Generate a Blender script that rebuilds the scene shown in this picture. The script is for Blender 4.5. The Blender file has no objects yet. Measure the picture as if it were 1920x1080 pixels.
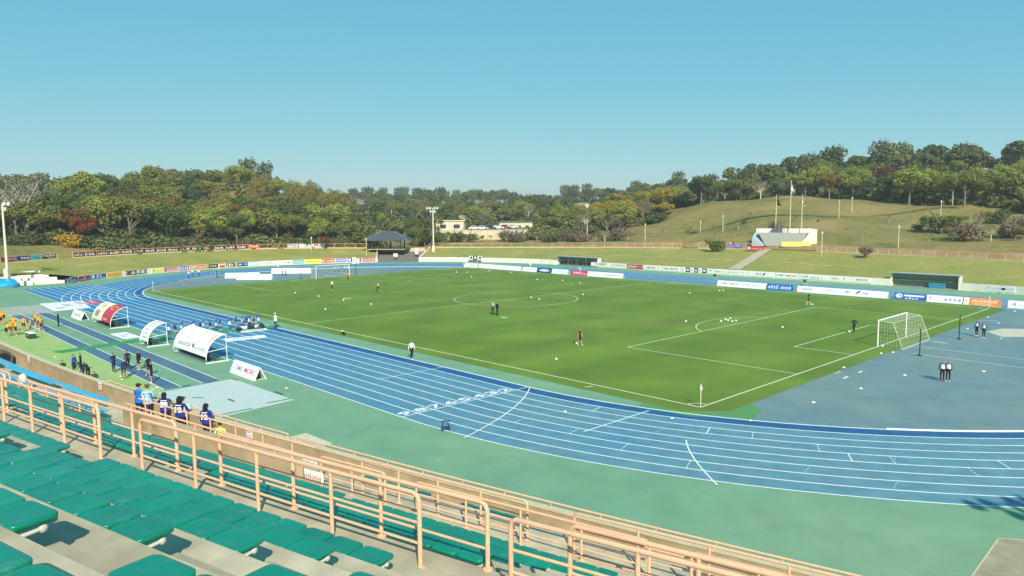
import bpy, bmesh, math, random
import numpy as np
from mathutils import Vector, Matrix
random.seed(7)
S = bpy.context.scene
COL = S.collection
PI = math.pi
R = math.radians

# ------------------------------------------------------------------ camera
CAM = (77.90267, -75.18705, 12.73096)
YAW, PITCH, ROLL = -0.80827, 0.10260, -0.00674
cd = bpy.data.cameras.new('camera')
cam = bpy.data.objects.new('camera', cd)
COL.objects.link(cam)
fw = Vector((math.sin(YAW)*math.cos(PITCH), math.cos(YAW)*math.cos(PITCH), -math.sin(PITCH)))
ri = Vector((math.cos(YAW), -math.sin(YAW), 0))
up = ri.cross(fw)
r2 = ri*math.cos(ROLL) + up*math.sin(ROLL)
u2 = up*math.cos(ROLL) - ri*math.sin(ROLL)
m = Matrix((r2, u2, -fw)).transposed().to_4x4()
m.translation = Vector(CAM)
cam.matrix_world = m
cd.sensor_width = 36
cd.lens = 25.82514
cd.clip_start = .1
cd.clip_end = 20000
S.camera = cam

# ------------------------------------------------------------------ sky, sun, exposure
SUN_AZ, SUN_EL = R(147-180), R(35.5)          # direction towards the sun
sd = Vector((math.cos(SUN_AZ)*math.cos(SUN_EL), math.sin(SUN_AZ)*math.cos(SUN_EL), math.sin(SUN_EL)))
W = bpy.data.worlds.new('World'); S.world = W; W.use_nodes = True
nt = W.node_tree; nt.nodes.clear()
sky = nt.nodes.new('ShaderNodeTexSky'); sky.sky_type = 'NISHITA'; sky.sun_disc = False
sky.sun_elevation = SUN_EL; sky.sun_rotation = math.atan2(sd.x, sd.y)
sky.altitude = 5000; sky.air_density = 1.0; sky.dust_density = 0.0; sky.ozone_density = 4.0
sep = nt.nodes.new('ShaderNodeSeparateColor'); cmb = nt.nodes.new('ShaderNodeCombineColor'); nt.links.new(sky.outputs[0], sep.inputs[0])
for i, (p_, c_) in enumerate(((.84, 1.28), (.36, 3.46), (.17, 4.85))):      # camera rendering of the sky colour, the same in every direction
    pw = nt.nodes.new('ShaderNodeMath'); pw.operation = 'POWER'; pw.inputs[1].default_value = p_
    ml = nt.nodes.new('ShaderNodeMath'); ml.operation = 'MULTIPLY'; ml.inputs[1].default_value = c_
    nt.links.new(sep.outputs[i], pw.inputs[0]); nt.links.new(pw.outputs[0], ml.inputs[0]); nt.links.new(ml.outputs[0], cmb.inputs[i])
bg = nt.nodes.new('ShaderNodeBackground'); bg.inputs[1].default_value = .1
wo = nt.nodes.new('ShaderNodeOutputWorld')
nt.links.new(cmb.outputs[0], bg.inputs[0]); nt.links.new(bg.outputs[0], wo.inputs[0])
sl = bpy.data.lights.new('sun', 'SUN'); sl.energy = 5.0; sl.angle = R(.53); sl.color = (1, .935, .81)
so = bpy.data.objects.new('sun', sl); COL.objects.link(so)
so.rotation_euler = sd.to_track_quat('Z', 'Y').to_euler(); so.location = (60, -120, 80)
S.view_settings.view_transform = 'Standard'; S.view_settings.look = 'None'
S.view_settings.exposure = 0.16; S.view_settings.gamma = 1

# ------------------------------------------------------------------ materials
def srgb(h):
    if isinstance(h, str):
        c = [int(h[i:i+2], 16)/255 for i in (0, 2, 4)]
        return tuple(x/12.92 if x <= .04045 else ((x+.055)/1.055)**2.4 for x in c)
    if max(h) > 1.5: return tuple((x/255)/12.92 if x <= 10 else ((x/255+.055)/1.055)**2.4 for x in h)
    return h
MATS = {}
def mat(name, col, rough=.75, var=0., scale=1., bump=0., col2=None, scale2=.05, detail=4, metal=0., spec=.4, space='world', low=.35, high=.65, trans=None):
    if name in MATS: return MATS[name]
    m = bpy.data.materials.new(name); m.use_nodes = True
    t = m.node_tree; b = t.nodes['Principled BSDF']
    c = srgb(col); b.inputs['Roughness'].default_value = rough; b.inputs['Metallic'].default_value = metal
    b.inputs['Specular IOR Level'].default_value = spec
    b.inputs['Base Color'].default_value = (*c, 1)
    m.diffuse_color = (*c, 1)
    if var or col2 or bump:
        if space == 'world':
            g = t.nodes.new('ShaderNodeNewGeometry'); vec = g.outputs['Position']
        else:
            g = t.nodes.new('ShaderNodeTexCoord'); vec = g.outputs['Object']
        last = None
        if col2:
            n2 = t.nodes.new('ShaderNodeTexNoise'); n2.inputs['Scale'].default_value = scale2; n2.inputs['Detail'].default_value = 5
            n2.inputs['Roughness'].default_value = .62
            t.links.new(vec, n2.inputs['Vector'])
            rp = t.nodes.new('ShaderNodeValToRGB'); rp.color_ramp.elements[0].position = low; rp.color_ramp.elements[1].position = high
            rp.color_ramp.elements[0].color = (*c, 1); rp.color_ramp.elements[1].color = (*srgb(col2), 1)
            t.links.new(n2.outputs['Fac'], rp.inputs['Fac']); last = rp.outputs['Color']
        n = t.nodes.new('ShaderNodeTexNoise'); n.inputs['Scale'].default_value = scale; n.inputs['Detail'].default_value = detail
        t.links.new(vec, n.inputs['Vector'])
        if var:
            mr = t.nodes.new('ShaderNodeMapRange'); mr.inputs[1].default_value = .3; mr.inputs[2].default_value = .7
            mr.inputs[3].default_value = 1-var; mr.inputs[4].default_value = 1+var
            t.links.new(n.outputs['Fac'], mr.inputs[0])
            mx = t.nodes.new('ShaderNodeMix'); mx.data_type = 'RGBA'; mx.blend_type = 'MULTIPLY'; mx.inputs[0].default_value = 1
            if last: t.links.new(last, mx.inputs[6])
            else: mx.inputs[6].default_value = (*c, 1)
            t.links.new(mr.outputs[0], mx.inputs[7]); last = mx.outputs[2]
        if last: t.links.new(last, b.inputs['Base Color'])
        if bump:
            bp = t.nodes.new('ShaderNodeBump'); bp.inputs['Strength'].default_value = bump; bp.inputs['Distance'].default_value = .02
            t.links.new(n.outputs['Fac'], bp.inputs['Height']); t.links.new(bp.outputs[0], b.inputs['Normal'])
    if trans:
        ts = t.nodes.new('ShaderNodeBsdfTranslucent'); ts.inputs[0].default_value = (*srgb(trans), 1)
        ms = t.nodes.new('ShaderNodeMixShader'); ms.inputs[0].default_value = .3
        t.links.new(b.outputs[0], ms.inputs[1]); t.links.new(ts.outputs[0], ms.inputs[2])
        t.links.new(ms.outputs[0], t.nodes['Material Output'].inputs[0])
    MATS[name] = m
    return m
def flat(h, rough=.6):
    return mat('paint_'+h, h, rough, .05, 3.)

# ------------------------------------------------------------------ mesh helpers
class MB:
    def __init__(s): s.v = []; s.f = []; s.m = []; s.sm = []
    def add(s, vs, fs, mi=0, smooth=False):
        o = len(s.v); s.v += [tuple(v) for v in vs]
        s.f += [tuple(i+o for i in f) for f in fs]; s.m += [mi]*len(fs); s.sm += [smooth]*len(fs)
        return s
    def box(s, c, d, mi=0, rz=0, M=None):
        x, y, z = d[0]/2, d[1]/2, d[2]/2
        vs = [Vector((a*x, b*y, e*z)) for a in (-1, 1) for b in (-1, 1) for e in (-1, 1)]
        if rz: vs = [Matrix.Rotation(rz, 3, 'Z') @ v for v in vs]
        vs = [v+Vector(c) for v in vs]
        if M is not None: vs = [M @ v for v in vs]
        return s.add(vs, [(0, 1, 3, 2), (4, 6, 7, 5), (0, 4, 5, 1), (2, 3, 7, 6), (0, 2, 6, 4), (1, 5, 7, 3)], mi)
    def hexa(s, p, mi=0):     # 8 points: bottom 4 (ccw), top 4
        return s.add(p, [(3, 2, 1, 0), (4, 5, 6, 7), (0, 1, 5, 4), (1, 2, 6, 5), (2, 3, 7, 6), (3, 0, 4, 7)], mi)
    def tube(s, pts, r, n=8, mi=0, cap=True):
        pts = [Vector(p) for p in pts]; L = len(pts); rings = []
        rr = r if isinstance(r, (list, tuple)) else [r]*L
        prev = None
        for i, p in enumerate(pts):
            d = (pts[min(i+1, L-1)]-pts[max(i-1, 0)]).normalized()
            if prev is None: a = d.orthogonal().normalized()
            else: a = (prev-d*prev.dot(d)).normalized()
            prev = a; b = d.cross(a)
            rings.append([p+(a*math.cos(2*PI*k/n)+b*math.sin(2*PI*k/n))*rr[i] for k in range(n)])
        fs = []
        for i in range(L-1):
            for k in range(n):
                fs.append((i*n+k, i*n+(k+1) % n, (i+1)*n+(k+1) % n, (i+1)*n+k))
        s.add([v for g in rings for v in g], fs, mi, True)
        if cap:
            s.add(rings[0], [tuple(range(n))[::-1]], mi); s.add(rings[-1], [tuple(range(n))], mi)
        return s
    def poly(s, pts, mi=0): return s.add(pts, [tuple(range(len(pts)))], mi)
    def sphere(s, c, r, seg=10, rings=7, mi=0, sc=(1, 1, 1)):
        vs = [(c[0], c[1], c[2]-r*sc[2])]
        for i in range(1, rings):
            a = -PI/2+PI*i/rings
            for k in range(seg):
                t = 2*PI*k/seg
                vs.append((c[0]+r*sc[0]*math.cos(a)*math.cos(t), c[1]+r*sc[1]*math.cos(a)*math.sin(t), c[2]+r*sc[2]*math.sin(a)))
        vs.append((c[0], c[1], c[2]+r*sc[2])); fs = []
        for k in range(seg): fs.append((0, 1+(k+1) % seg, 1+k))
        for i in range(rings-2):
            for k in range(seg):
                a = 1+i*seg; fs.append((a+k, a+(k+1) % seg, a+seg+(k+1) % seg, a+seg+k))
        a = 1+(rings-2)*seg
        for k in range(seg): fs.append((a+k, a+(k+1) % seg, len(vs)-1))
        return s.add(vs, fs, mi, True)
    def mesh(s, name, mats):
        me = bpy.data.meshes.new(name); me.from_pydata(s.v, [], s.f)
        for x in (mats if isinstance(mats, (list, tuple)) else [mats]): me.materials.append(x)
        me.polygons.foreach_set('material_index', s.m); me.polygons.foreach_set('use_smooth', s.sm); me.update()
        return me
    def build(s, name, mats, parent=None):
        return link(name, s.mesh(name, mats), parent)
def link(name, me, parent=None):
    o = bpy.data.objects.new(name, me); COL.objects.link(o)
    if parent is not None: o.parent = parent
    return o
def tag(o, label=None, cat=None, group=None, kind=None):
    if label: o['label'] = label
    if cat: o['category'] = cat
    if group: o['group'] = group
    if kind: o['kind'] = kind
    return o
def thing(name, label, cat, loc=(0, 0, 0), rz=0, group=None):
    o = bpy.data.objects.new(name, None); COL.objects.link(o); o.empty_display_size = .3
    o.location = loc; o.rotation_euler = (0, 0, rz)
    return tag(o, label, cat, group)
def struct(name, mb, mats, label=None):
    return tag(mb.build(name, mats), label, None, None, 'structure')
def dup(o, loc=None, rz=None, scale=None, label=None, group=None, parent=None):
    c = o.copy(); COL.objects.link(c); c.parent = parent
    if loc is not None: c.location = loc
    if rz is not None: c.rotation_euler = (0, 0, rz)
    if scale is not None: c.scale = scale
    if label: c['label'] = label
    if group: c['group'] = group
    for ch in list(o.children): dup(ch, parent=c)
    return c
TXT = {}
def textmesh(s, bold=0.0):
    k = (s, bold)
    if k in TXT: return TXT[k]
    cu = bpy.data.curves.new('lettering', 'FONT'); cu.body = s; cu.size = 1; cu.offset = bold; cu.resolution_u = 2
    o = bpy.data.objects.new('lettering', cu); COL.objects.link(o)
    bpy.context.view_layer.update()
    me = bpy.data.meshes.new_from_object(o.evaluated_get(bpy.context.evaluated_depsgraph_get()))
    bpy.data.objects.remove(o); bpy.data.curves.remove(cu)
    vs = [v.co.copy() for v in me.vertices]; fs = [tuple(p.vertices) for p in me.polygons]
    bpy.data.meshes.remove(me)
    if not vs: TXT[k] = ([], []); return TXT[k]
    x0 = min(v.x for v in vs); x1 = max(v.x for v in vs); y0 = min(v.y for v in vs); y1 = max(v.y for v in vs)
    vs = [((v.x-x0)/(x1-x0), (v.y-y0)/(y1-y0)) for v in vs]
    TXT[k] = (vs, fs); return TXT[k]
def text_into(mb, s, x, z, w, h, y=-.012, mi=0, bold=.0, fn=None, slant=0):
    vs, fs = textmesh(s, bold)
    pts = [(x+a*w+slant*b*h, y, z+b*h) for a, b in vs]
    if fn: pts = [fn(p) for p in pts]
    mb.add(pts, fs, mi)
def glyphs(mb, rnd, n, x, z, w, h, y=-.012, mi=0):
    """unreadable far lettering: each character a few strokes"""
    cw = w/n
    for i in range(n):
        gx = x+i*cw; g = cw*.8
        for k in range(rnd.randint(2, 3)):
            zz = z+h*(.06+.84*k/2.2); mb.add([(gx, y, zz), (gx+g, y, zz), (gx+g, y, zz+h*.15), (gx, y, zz+h*.15)], [(0, 1, 2, 3)], mi)
        for k in range(rnd.randint(1, 2)):
            xx = gx+g*rnd.uniform(.05, .75); mb.add([(xx, y-.001, z), (xx+g*.2, y-.001, z), (xx+g*.2, y-.001, z+h*rnd.uniform(.7, 1)), (xx, y-.001, z+h)], [(0, 1, 2, 3)], mi)

# ------------------------------------------------------------------ common materials
M_CONC = mat('concrete_light', 'c8ba9a', .9, .16, 2.4, .3, 'ab9e80', .28)
M_WALLC = mat('concrete_weathered', 'bfa985', .9, .12, 1.6, .2, 'aa9470', .5)
M_WHITEC = mat('wall_white_paint', 'efe8da', .85, .05, 1.5, 0, 'dcd6c4', .4)
M_RAIL = mat('peach_rail_paint', 'ecb994', .55, .06, 6.)
M_WHITE = mat('white_paint', 'f2f2ee', .5, .03, 4.)
M_LINE = mat('line_paint', 'eef2f0', .8, .06, 3.)
M_STEEL = mat('galvanised_steel', 'a9aeb0', .4, .08, 8., metal=.6)
M_DARK = mat('dark_rubber', '1a1c20', .7, .1, 5.)
M_SEAT = mat('seat_green_plastic', '0b8869', .27, .10, 1.7, 0, '0f7e66', .6, spec=.5)
M_SEATB = mat('seat_blue_plastic', '58b4d2', .4, .06, 2.2, 0, '48a8ca', .6)

def obj_random(m, amp):
    """small differences of tone from one object to the next"""
    t = m.node_tree; b = t.nodes['Principled BSDF']; src = b.inputs['Base Color'].links[0].from_socket
    oi = t.nodes.new('ShaderNodeObjectInfo'); r = t.nodes.new('ShaderNodeMapRange'); r.inputs[3].default_value = 1-amp; r.inputs[4].default_value = 1+amp
    t.links.new(oi.outputs['Random'], r.inputs[0]); mx = t.nodes.new('ShaderNodeMix'); mx.data_type = 'RGBA'; mx.blend_type = 'MULTIPLY'; mx.inputs[0].default_value = 1
    t.links.new(src, mx.inputs[6]); t.links.new(r.outputs[0], mx.inputs[7]); t.links.new(mx.outputs[2], b.inputs['Base Color'])
def chips(m, col, scale, lo, hi):
    """worn spots that show another colour through the paint"""
    t = m.node_tree; b = t.nodes['Principled BSDF']; src = b.inputs['Base Color'].links[0].from_socket
    g = t.nodes.new('ShaderNodeNewGeometry'); n = t.nodes.new('ShaderNodeTexNoise'); n.inputs['Scale'].default_value = scale; n.inputs['Detail'].default_value = 6; n.inputs['Roughness'].default_value = .7
    t.links.new(g.outputs['Position'], n.inputs['Vector']); r = t.nodes.new('ShaderNodeMapRange'); r.inputs[1].default_value = lo; r.inputs[2].default_value = hi; t.links.new(n.outputs['Fac'], r.inputs[0])
    mx = t.nodes.new('ShaderNodeMix'); mx.data_type = 'RGBA'; t.links.new(r.outputs[0], mx.inputs[0]); t.links.new(src, mx.inputs[6]); mx.inputs[7].default_value = (*srgb(col), 1); t.links.new(mx.outputs[2], b.inputs['Base Color'])
obj_random(M_SEAT, .09); chips(M_SEAT, '4b9a80', 3.2, .58, .82)
chips(M_RAIL, 'b98a6a', 7., .60, .78); chips(M_CONC, '8b7f68', 1.1, .60, .85); chips(M_WALLC, '7d6c52', .9, .55, .85)

# ================================================================== ARENA GROUND
def rnoise(t, vec, sc, det=4):
    n = t.nodes.new('ShaderNodeTexNoise'); n.inputs['Scale'].default_value = sc; n.inputs['Detail'].default_value = det
    t.links.new(vec, n.inputs['Vector']); return n.outputs['Fac']
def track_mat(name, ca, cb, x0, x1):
    """running surface: view-dependent sheen painted as a colour ramp along x, with worn patches"""
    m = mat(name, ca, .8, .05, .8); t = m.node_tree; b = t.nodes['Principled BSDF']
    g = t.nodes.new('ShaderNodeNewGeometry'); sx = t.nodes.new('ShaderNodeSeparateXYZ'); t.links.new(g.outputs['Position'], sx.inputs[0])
    mr = t.nodes.new('ShaderNodeMapRange'); mr.inputs[1].default_value = x0; mr.inputs[2].default_value = x1; t.links.new(sx.outputs[0], mr.inputs[0])  # paler, greyer end imitates sheen in the base colour
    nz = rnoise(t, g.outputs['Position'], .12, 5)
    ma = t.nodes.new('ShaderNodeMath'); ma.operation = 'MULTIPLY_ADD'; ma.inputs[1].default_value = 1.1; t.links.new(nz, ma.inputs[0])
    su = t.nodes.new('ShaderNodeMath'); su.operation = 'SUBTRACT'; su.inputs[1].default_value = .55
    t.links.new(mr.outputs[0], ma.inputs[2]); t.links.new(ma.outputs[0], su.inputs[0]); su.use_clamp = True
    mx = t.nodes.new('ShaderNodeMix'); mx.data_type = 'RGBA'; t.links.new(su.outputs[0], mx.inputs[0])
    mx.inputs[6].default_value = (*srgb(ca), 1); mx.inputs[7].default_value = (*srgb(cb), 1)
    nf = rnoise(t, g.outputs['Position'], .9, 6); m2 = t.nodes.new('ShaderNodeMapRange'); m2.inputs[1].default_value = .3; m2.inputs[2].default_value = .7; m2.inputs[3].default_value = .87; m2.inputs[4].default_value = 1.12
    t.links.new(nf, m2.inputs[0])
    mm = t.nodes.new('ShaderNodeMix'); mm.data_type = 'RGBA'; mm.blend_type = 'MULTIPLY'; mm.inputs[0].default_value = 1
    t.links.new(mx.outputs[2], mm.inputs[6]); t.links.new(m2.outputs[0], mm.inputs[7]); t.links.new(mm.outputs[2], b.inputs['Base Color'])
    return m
M_APRON = mat('apron_green', '709e7c', .85, .08, .5, .05, '80a480', .08)
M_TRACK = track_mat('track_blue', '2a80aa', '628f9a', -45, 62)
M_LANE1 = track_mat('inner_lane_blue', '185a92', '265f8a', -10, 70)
M_DZONE = mat('dzone_blue_grey', '64848e', .85, .08, .4, 0, '7a9088', .07)
M_RUNWAY = mat('runway_slate_blue', '48697f', .85, .06, .8, 0, '55748a', .2)
M_STRIP = mat('strip_yellow_green', '98b868', .9, .07, .8, 0, 'a4ba74', .15)
M_PITCH = mat('pitch_turf', '60801f', .95, .16, 9., .5, '70862c', .05, detail=8)
M_MATG = mat('artificial_turf_mat', '5a9055', .95, .12, 9., .3)
M_BANK = mat('dry_lawn', 'a0964a', .97, .18, 2.2, .5, '878c40', .12, detail=8)
M_HILL = mat('hill_meadow', '676b2d', .97, .22, .6, .5, '8e7d42', .035, detail=8)
M_ASPH = mat('ramp_asphalt', '77726a', .95, .08, 2.)
M_PAVE = mat('paving_brown', '9b8f74', .95, .14, 1.2, .2, 'b0a383', .4)

mb = MB(); mb.poly([(-125, -95, 0), (130, -95, 0), (130, 95, 0), (-125, 95, 0)]); struct('arena_floor', mb, M_APRON, 'pale green rubber apron around the running track')

chips(M_APRON, '6b9478', .35, .52, .8); chips(M_DZONE, '7f8f88', .22, .5, .75); chips(M_HILL, '9a844e', .045, .46, .66); chips(M_BANK, 'b3a55c', .16, .55, .75)
CXL, CXR = -39.5, 40.5
def stadium(rad, n=72, z=0):
    pts = [(CXR+rad*math.cos(-PI/2+PI*k/n), rad*math.sin(-PI/2+PI*k/n), z) for k in range(n+1)]
    pts += [(CXL+rad*math.cos(PI/2+PI*k/n), rad*math.sin(PI/2+PI*k/n), z) for k in range(n+1)]
    return pts
def ring(mb, r0, r1, z, mi=0, n=72):
    a = stadium(r0, n, z); b = stadium(r1, n, z); L = len(a)
    mb.add(a+b, [(i, (i+1) % L, L+(i+1) % L, L+i)[::-1] for i in range(L)], mi)
RK, LW = 37.9, 1.25
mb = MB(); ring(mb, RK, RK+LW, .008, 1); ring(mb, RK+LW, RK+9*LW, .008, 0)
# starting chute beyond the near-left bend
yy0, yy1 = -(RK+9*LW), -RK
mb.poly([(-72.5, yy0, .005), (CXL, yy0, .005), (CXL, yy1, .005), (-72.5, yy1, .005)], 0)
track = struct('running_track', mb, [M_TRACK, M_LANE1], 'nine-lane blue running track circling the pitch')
for k in range(10):
    mb = MB(); w = .05 if k else .075
    ring(mb, RK+k*LW-w, RK+k*LW+w, .013); mb.build('lane_line', M_LINE, track)
    mb = MB(); y = -(RK+k*LW); mb.poly([(-72.5, y-.05, .0115), (CXL, y-.05, .0115), (CXL, y+.05, .0115), (-72.5, y+.05, .0115)]); mb.build('lane_line', M_LINE, track)
# raised inner kerb of the far bends (white aluminium edge)
mb = MB(); n = 60
for a0, a1, cx in ((-PI*.30, PI/2, CXR), (PI/2, PI*1.22, CXL)):
    p = [(cx+37.86*math.cos(a0+(a1-a0)*k/n), 37.86*math.sin(a0+(a1-a0)*k/n), .05) for k in range(n+1)]
    mb.tube(p, .038, 6)
tag(mb.build('track_kerb', M_WHITE), 'white raised kerb along the inner edge of the track bends', 'kerb')
def gline(x0, y0, x1, y1, w, z=.017, parent=track, name='track_marking', m=None):
    d = Vector((x1-x0, y1-y0, 0)).normalized(); nrm = Vector((-d.y, d.x, 0))*w/2
    mb = MB(); mb.poly([Vector((x0, y0, z))-nrm, Vector((x1, y1, z))-nrm, Vector((x1, y1, z))+nrm, Vector((x0, y0, z))+nrm]); return mb.build(name, m or M_LINE, parent)
gline(40.55, yy0, 40.55, -RK, .09)                       # finish line
gline(30.6, -44.3, 30.6, -RK, .07)
def arc_mark(p0, p1, p2, w=.08):
    mb = MB(); p0, p1, p2 = [Vector((*q, .0175)) for q in (p0, p1, p2)]; L = 24; a = []
    for k in range(L+1):
        t = k/L; p = p0*(1-t)**2+p1*2*t*(1-t)+p2*t*t; d = ((p1-p0)*(1-t)+(p2-p1)*t).normalized(); q = Vector((-d.y, d.x, 0))*w/2
        a += [p-q, p+q]
    mb.add(a, [(2*k, 2*k+2, 2*k+3, 2*k+1) for k in range(L)]); mb.build('track_marking', M_LINE, track)
arc_mark((40.7, -RK), (44.6, -42.5), (46.6, yy0)); arc_mark((55.7, -40.6), (57.2, -42.8), (60.5, -45.4))
gline((50.634, -43.47, 0)[0], (50.634, -43.47, 0)[1], 50.6, -37.0, .09)
def cross(rk0, rk1, ang, cx=CXR, w=.06, mm=None, dash=False, skew=0):
    a = R(ang); n = 4 if dash else 1
    for k in range(n):
        q0 = rk0+(rk1-rk0)*(k+.15*dash)/n; q1 = rk0+(rk1-rk0)*(k+1-.35*dash)/n
        b0 = a+R(skew*(q0-rk0)/(rk1-rk0)); b1 = a+R(skew*(q1-rk0)/(rk1-rk0))
        gline(cx+q0*math.cos(b0), q0*math.sin(b0), cx+q1*math.cos(b1), q1*math.sin(b1), w, m=mm)
def lane(k): return RK+(k-1)*LW, RK+k*LW
for k, x, y, dash in ((3, 55.78, -38.61, 0), (5, 62.96, -36.6, 0), (3, 58.11, -37.7, 1), (7, 54.15, -44.45, 1), (8, 58.18, -44.4, 1), (4, 61.73, -37.21, 1), (5, 65.28, -36.48, 1), (6, 68.67, -35.52, 1), (5, 69.42, -33.19, 0), (6, 46.27, -43.9, 1), (6, 50.25, -44.15, 1), (2, 48.05, -39.53, 0)): 
    cross(*lane(k), math.degrees(math.atan2(y, x-CXR)), dash=bool(dash))
for k in range(2, 10):                                    # lane numbers ahead of the finish line
    mb = MB(); yc = -(RK+(k-.5)*LW)
    text_into(mb, str(k), -.42, -.62, .84, 1.25, 0, 0, .02, fn=lambda p: (39.98-p[2]*.62, yc+p[0]*1.05, .0185))
    mb.build('lane_number', M_LINE, track)
M_LB = flat('7fd3e6')
for x, k in ((44.5, 3), (47.2, 5), (53.5, 4), (62.4, 7), (66.2, 8), (64.9, 5)):
    y0 = -math.sqrt(max(lane(k)[0]**2-max(x-CXR, 0)**2, 1)); y1 = -math.sqrt(max(lane(k)[1]**2-max(x-CXR, 0)**2, 1)); gline(x, y0, x+.25, y1, .035, m=M_LB)

# zones inside the bends
def dzone(cx, sgn, x0, zz):
    mb = MB(); n = 40; a0 = math.acos(min(1, abs(x0-cx)/37.8)) if sgn*(x0-cx) > 0 else PI/2
    p = [(cx+sgn*37.8*math.cos(-a0+2*a0*k/n), 37.8*math.sin(-a0+2*a0*k/n), zz) for k in range(n+1)]
    mb.poly(p if sgn > 0 else p[::-1]); return mb
struct('dzone_surface', dzone(CXR, 1, 53.2, .004), M_DZONE, 'blue grey rubber surface behind the right goal')
struct('dzone_surface', dzone(CXL, -1, -54.2, .004), M_DZONE, 'blue grey rubber surface behind the left goal')
mb = MB(); mb.poly([(-60, 37.95, .004), (-60, 37.2, .004), (60, 37.2, .004), (60, 37.95, .004)][::-1])
def add_bands(m, width, amp):
    t = m.node_tree; b = t.nodes['Principled BSDF']; src = b.inputs['Base Color'].links[0].from_socket
    g = t.nodes.new('ShaderNodeNewGeometry'); sx = t.nodes.new('ShaderNodeSeparateXYZ'); t.links.new(g.outputs['Position'], sx.inputs[0])
    w = t.nodes.new('ShaderNodeMath'); w.operation = 'MULTIPLY'; w.inputs[1].default_value = PI/width; t.links.new(sx.outputs[0], w.inputs[0])
    s = t.nodes.new('ShaderNodeMath'); s.operation = 'SINE'; t.links.new(w.outputs[0], s.inputs[0])
    r = t.nodes.new('ShaderNodeMapRange'); r.inputs[1].default_value = -.35; r.inputs[2].default_value = .35; r.inputs[3].default_value = 1-amp; r.inputs[4].default_value = 1+amp; t.links.new(s.outputs[0], r.inputs[0])
    n = t.nodes.new('ShaderNodeTexNoise'); n.inputs['Scale'].default_value = .16; n.inputs['Detail'].default_value = 6; t.links.new(g.outputs['Position'], n.inputs['Vector'])
    r2_ = t.nodes.new('ShaderNodeMapRange'); r2_.inputs[1].default_value = .3; r2_.inputs[2].default_value = .7; r2_.inputs[3].default_value = .80; r2_.inputs[4].default_value = 1.14; t.links.new(n.outputs['Fac'], r2_.inputs[0])
    k = t.nodes.new('ShaderNodeMath'); k.operation = 'MULTIPLY'; t.links.new(r.outputs[0], k.inputs[0]); t.links.new(r2_.outputs[0], k.inputs[1])
    mx = t.nodes.new('ShaderNodeMix'); mx.data_type = 'RGBA'; mx.blend_type = 'MULTIPLY'; mx.inputs[0].default_value = 1
    t.links.new(src, mx.inputs[6]); t.links.new(k.outputs[0], mx.inputs[7]); t.links.new(mx.outputs[2], b.inputs['Base Color'])
add_bands(M_PITCH, 5.5, .05)
# pitch
mb = MB(); nx, ny = 60, 40; x0, x1, y0, y1 = -54.4, 54.3, -35.6, 35.8
mb.poly([(x0, y0+1.2, .012), (x0+1.3, y0, .012), (x1-2.2, y0, .012), (x1, y0+2.0, .012), (x1, y1-1, .012), (x1-1.5, y1, .012), (x0+1.5, y1, .012), (x0, y1-1.2, .012)])
pitch = struct('football_pitch', mb, M_PITCH, 'natural grass football pitch inside the track')
def arcl(cx, cy, r, a0, a1, w=.1, n=48):
    mb = MB(); vs = []
    for k in range(n+1):
        a = a0+(a1-a0)*k/n
        for q in (r-w/2, r+w/2): vs.append((cx+q*math.cos(a), cy+q*math.sin(a), .018))
    mb.add(vs, [(2*k, 2*k+1, 2*k+3, 2*k+2) for k in range(n)]); mb.build('pitch_line', M_PLINE, pitch)
M_PLINE = mat('turf_line_chalk', 'dfe6c4', .9, .08, 4.)
def pl(x0, y0, x1, y1, w=.11, z=.018): gline(x0, y0, x1, y1, w, z, pitch, 'pitch_line', M_PLINE)
pl(-52.5, -34, 52.5, -34, .13); pl(-52.5, 34, 52.5, 34); pl(52.5, -34, 52.5, 34, .12); pl(-52.5, -34, -52.5, 34); pl(0, -34, 0, 34, z=.019)
for s in (-1, 1):
    for a, b in ((16.5, 20.16), (5.5, 9.16)):
        pl(s*(52.5-a), -b, s*(52.5-a), b, z=.0195); pl(s*52.5, -b, s*(52.5-a), -b, z=.020); pl(s*52.5, b, s*(52.5-a), b, z=.020)
    t = math.acos(5.5/9.15); a0 = PI if s > 0 else 0
    arcl(s*41.5, 0, 9.15, a0-t, a0+t)
    for c in (-1, 1): arcl(s*52.5, c*34, 1, *( (PI/2, PI) if (s, c) == (1, -1) else (PI, 1.5*PI) if (s, c) == (1, 1) else (0, PI/2) if (s, c) == (-1, -1) else (-PI/2, 0)), n=10)
arcl(0, 0, 9.15, 0, 2*PI, n=90)
mb = MB(); mb.poly([(43.35, -35.2, .0137)[:3], (43.6, -34.9, .0137), (43.9, -34.4, .0137), (43.65, -34.5, .0137)]); mb.build('pitch_line', M_PLINE, pitch)
# brighter artificial turf border at the near right corner
mb = MB(); mb.poly([(49.4, -36.9, .010), (53.2, -36.2, .010), (56.3, -34.2, .010), (55.6, -31.8, .010), (54.0, -30.6, .010), (54.0, -34.6, .010), (49.2, -35.5, .010)]); struct('turf_border', mb, M_MATG, 'bright green artificial turf border at the near corner')
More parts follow.
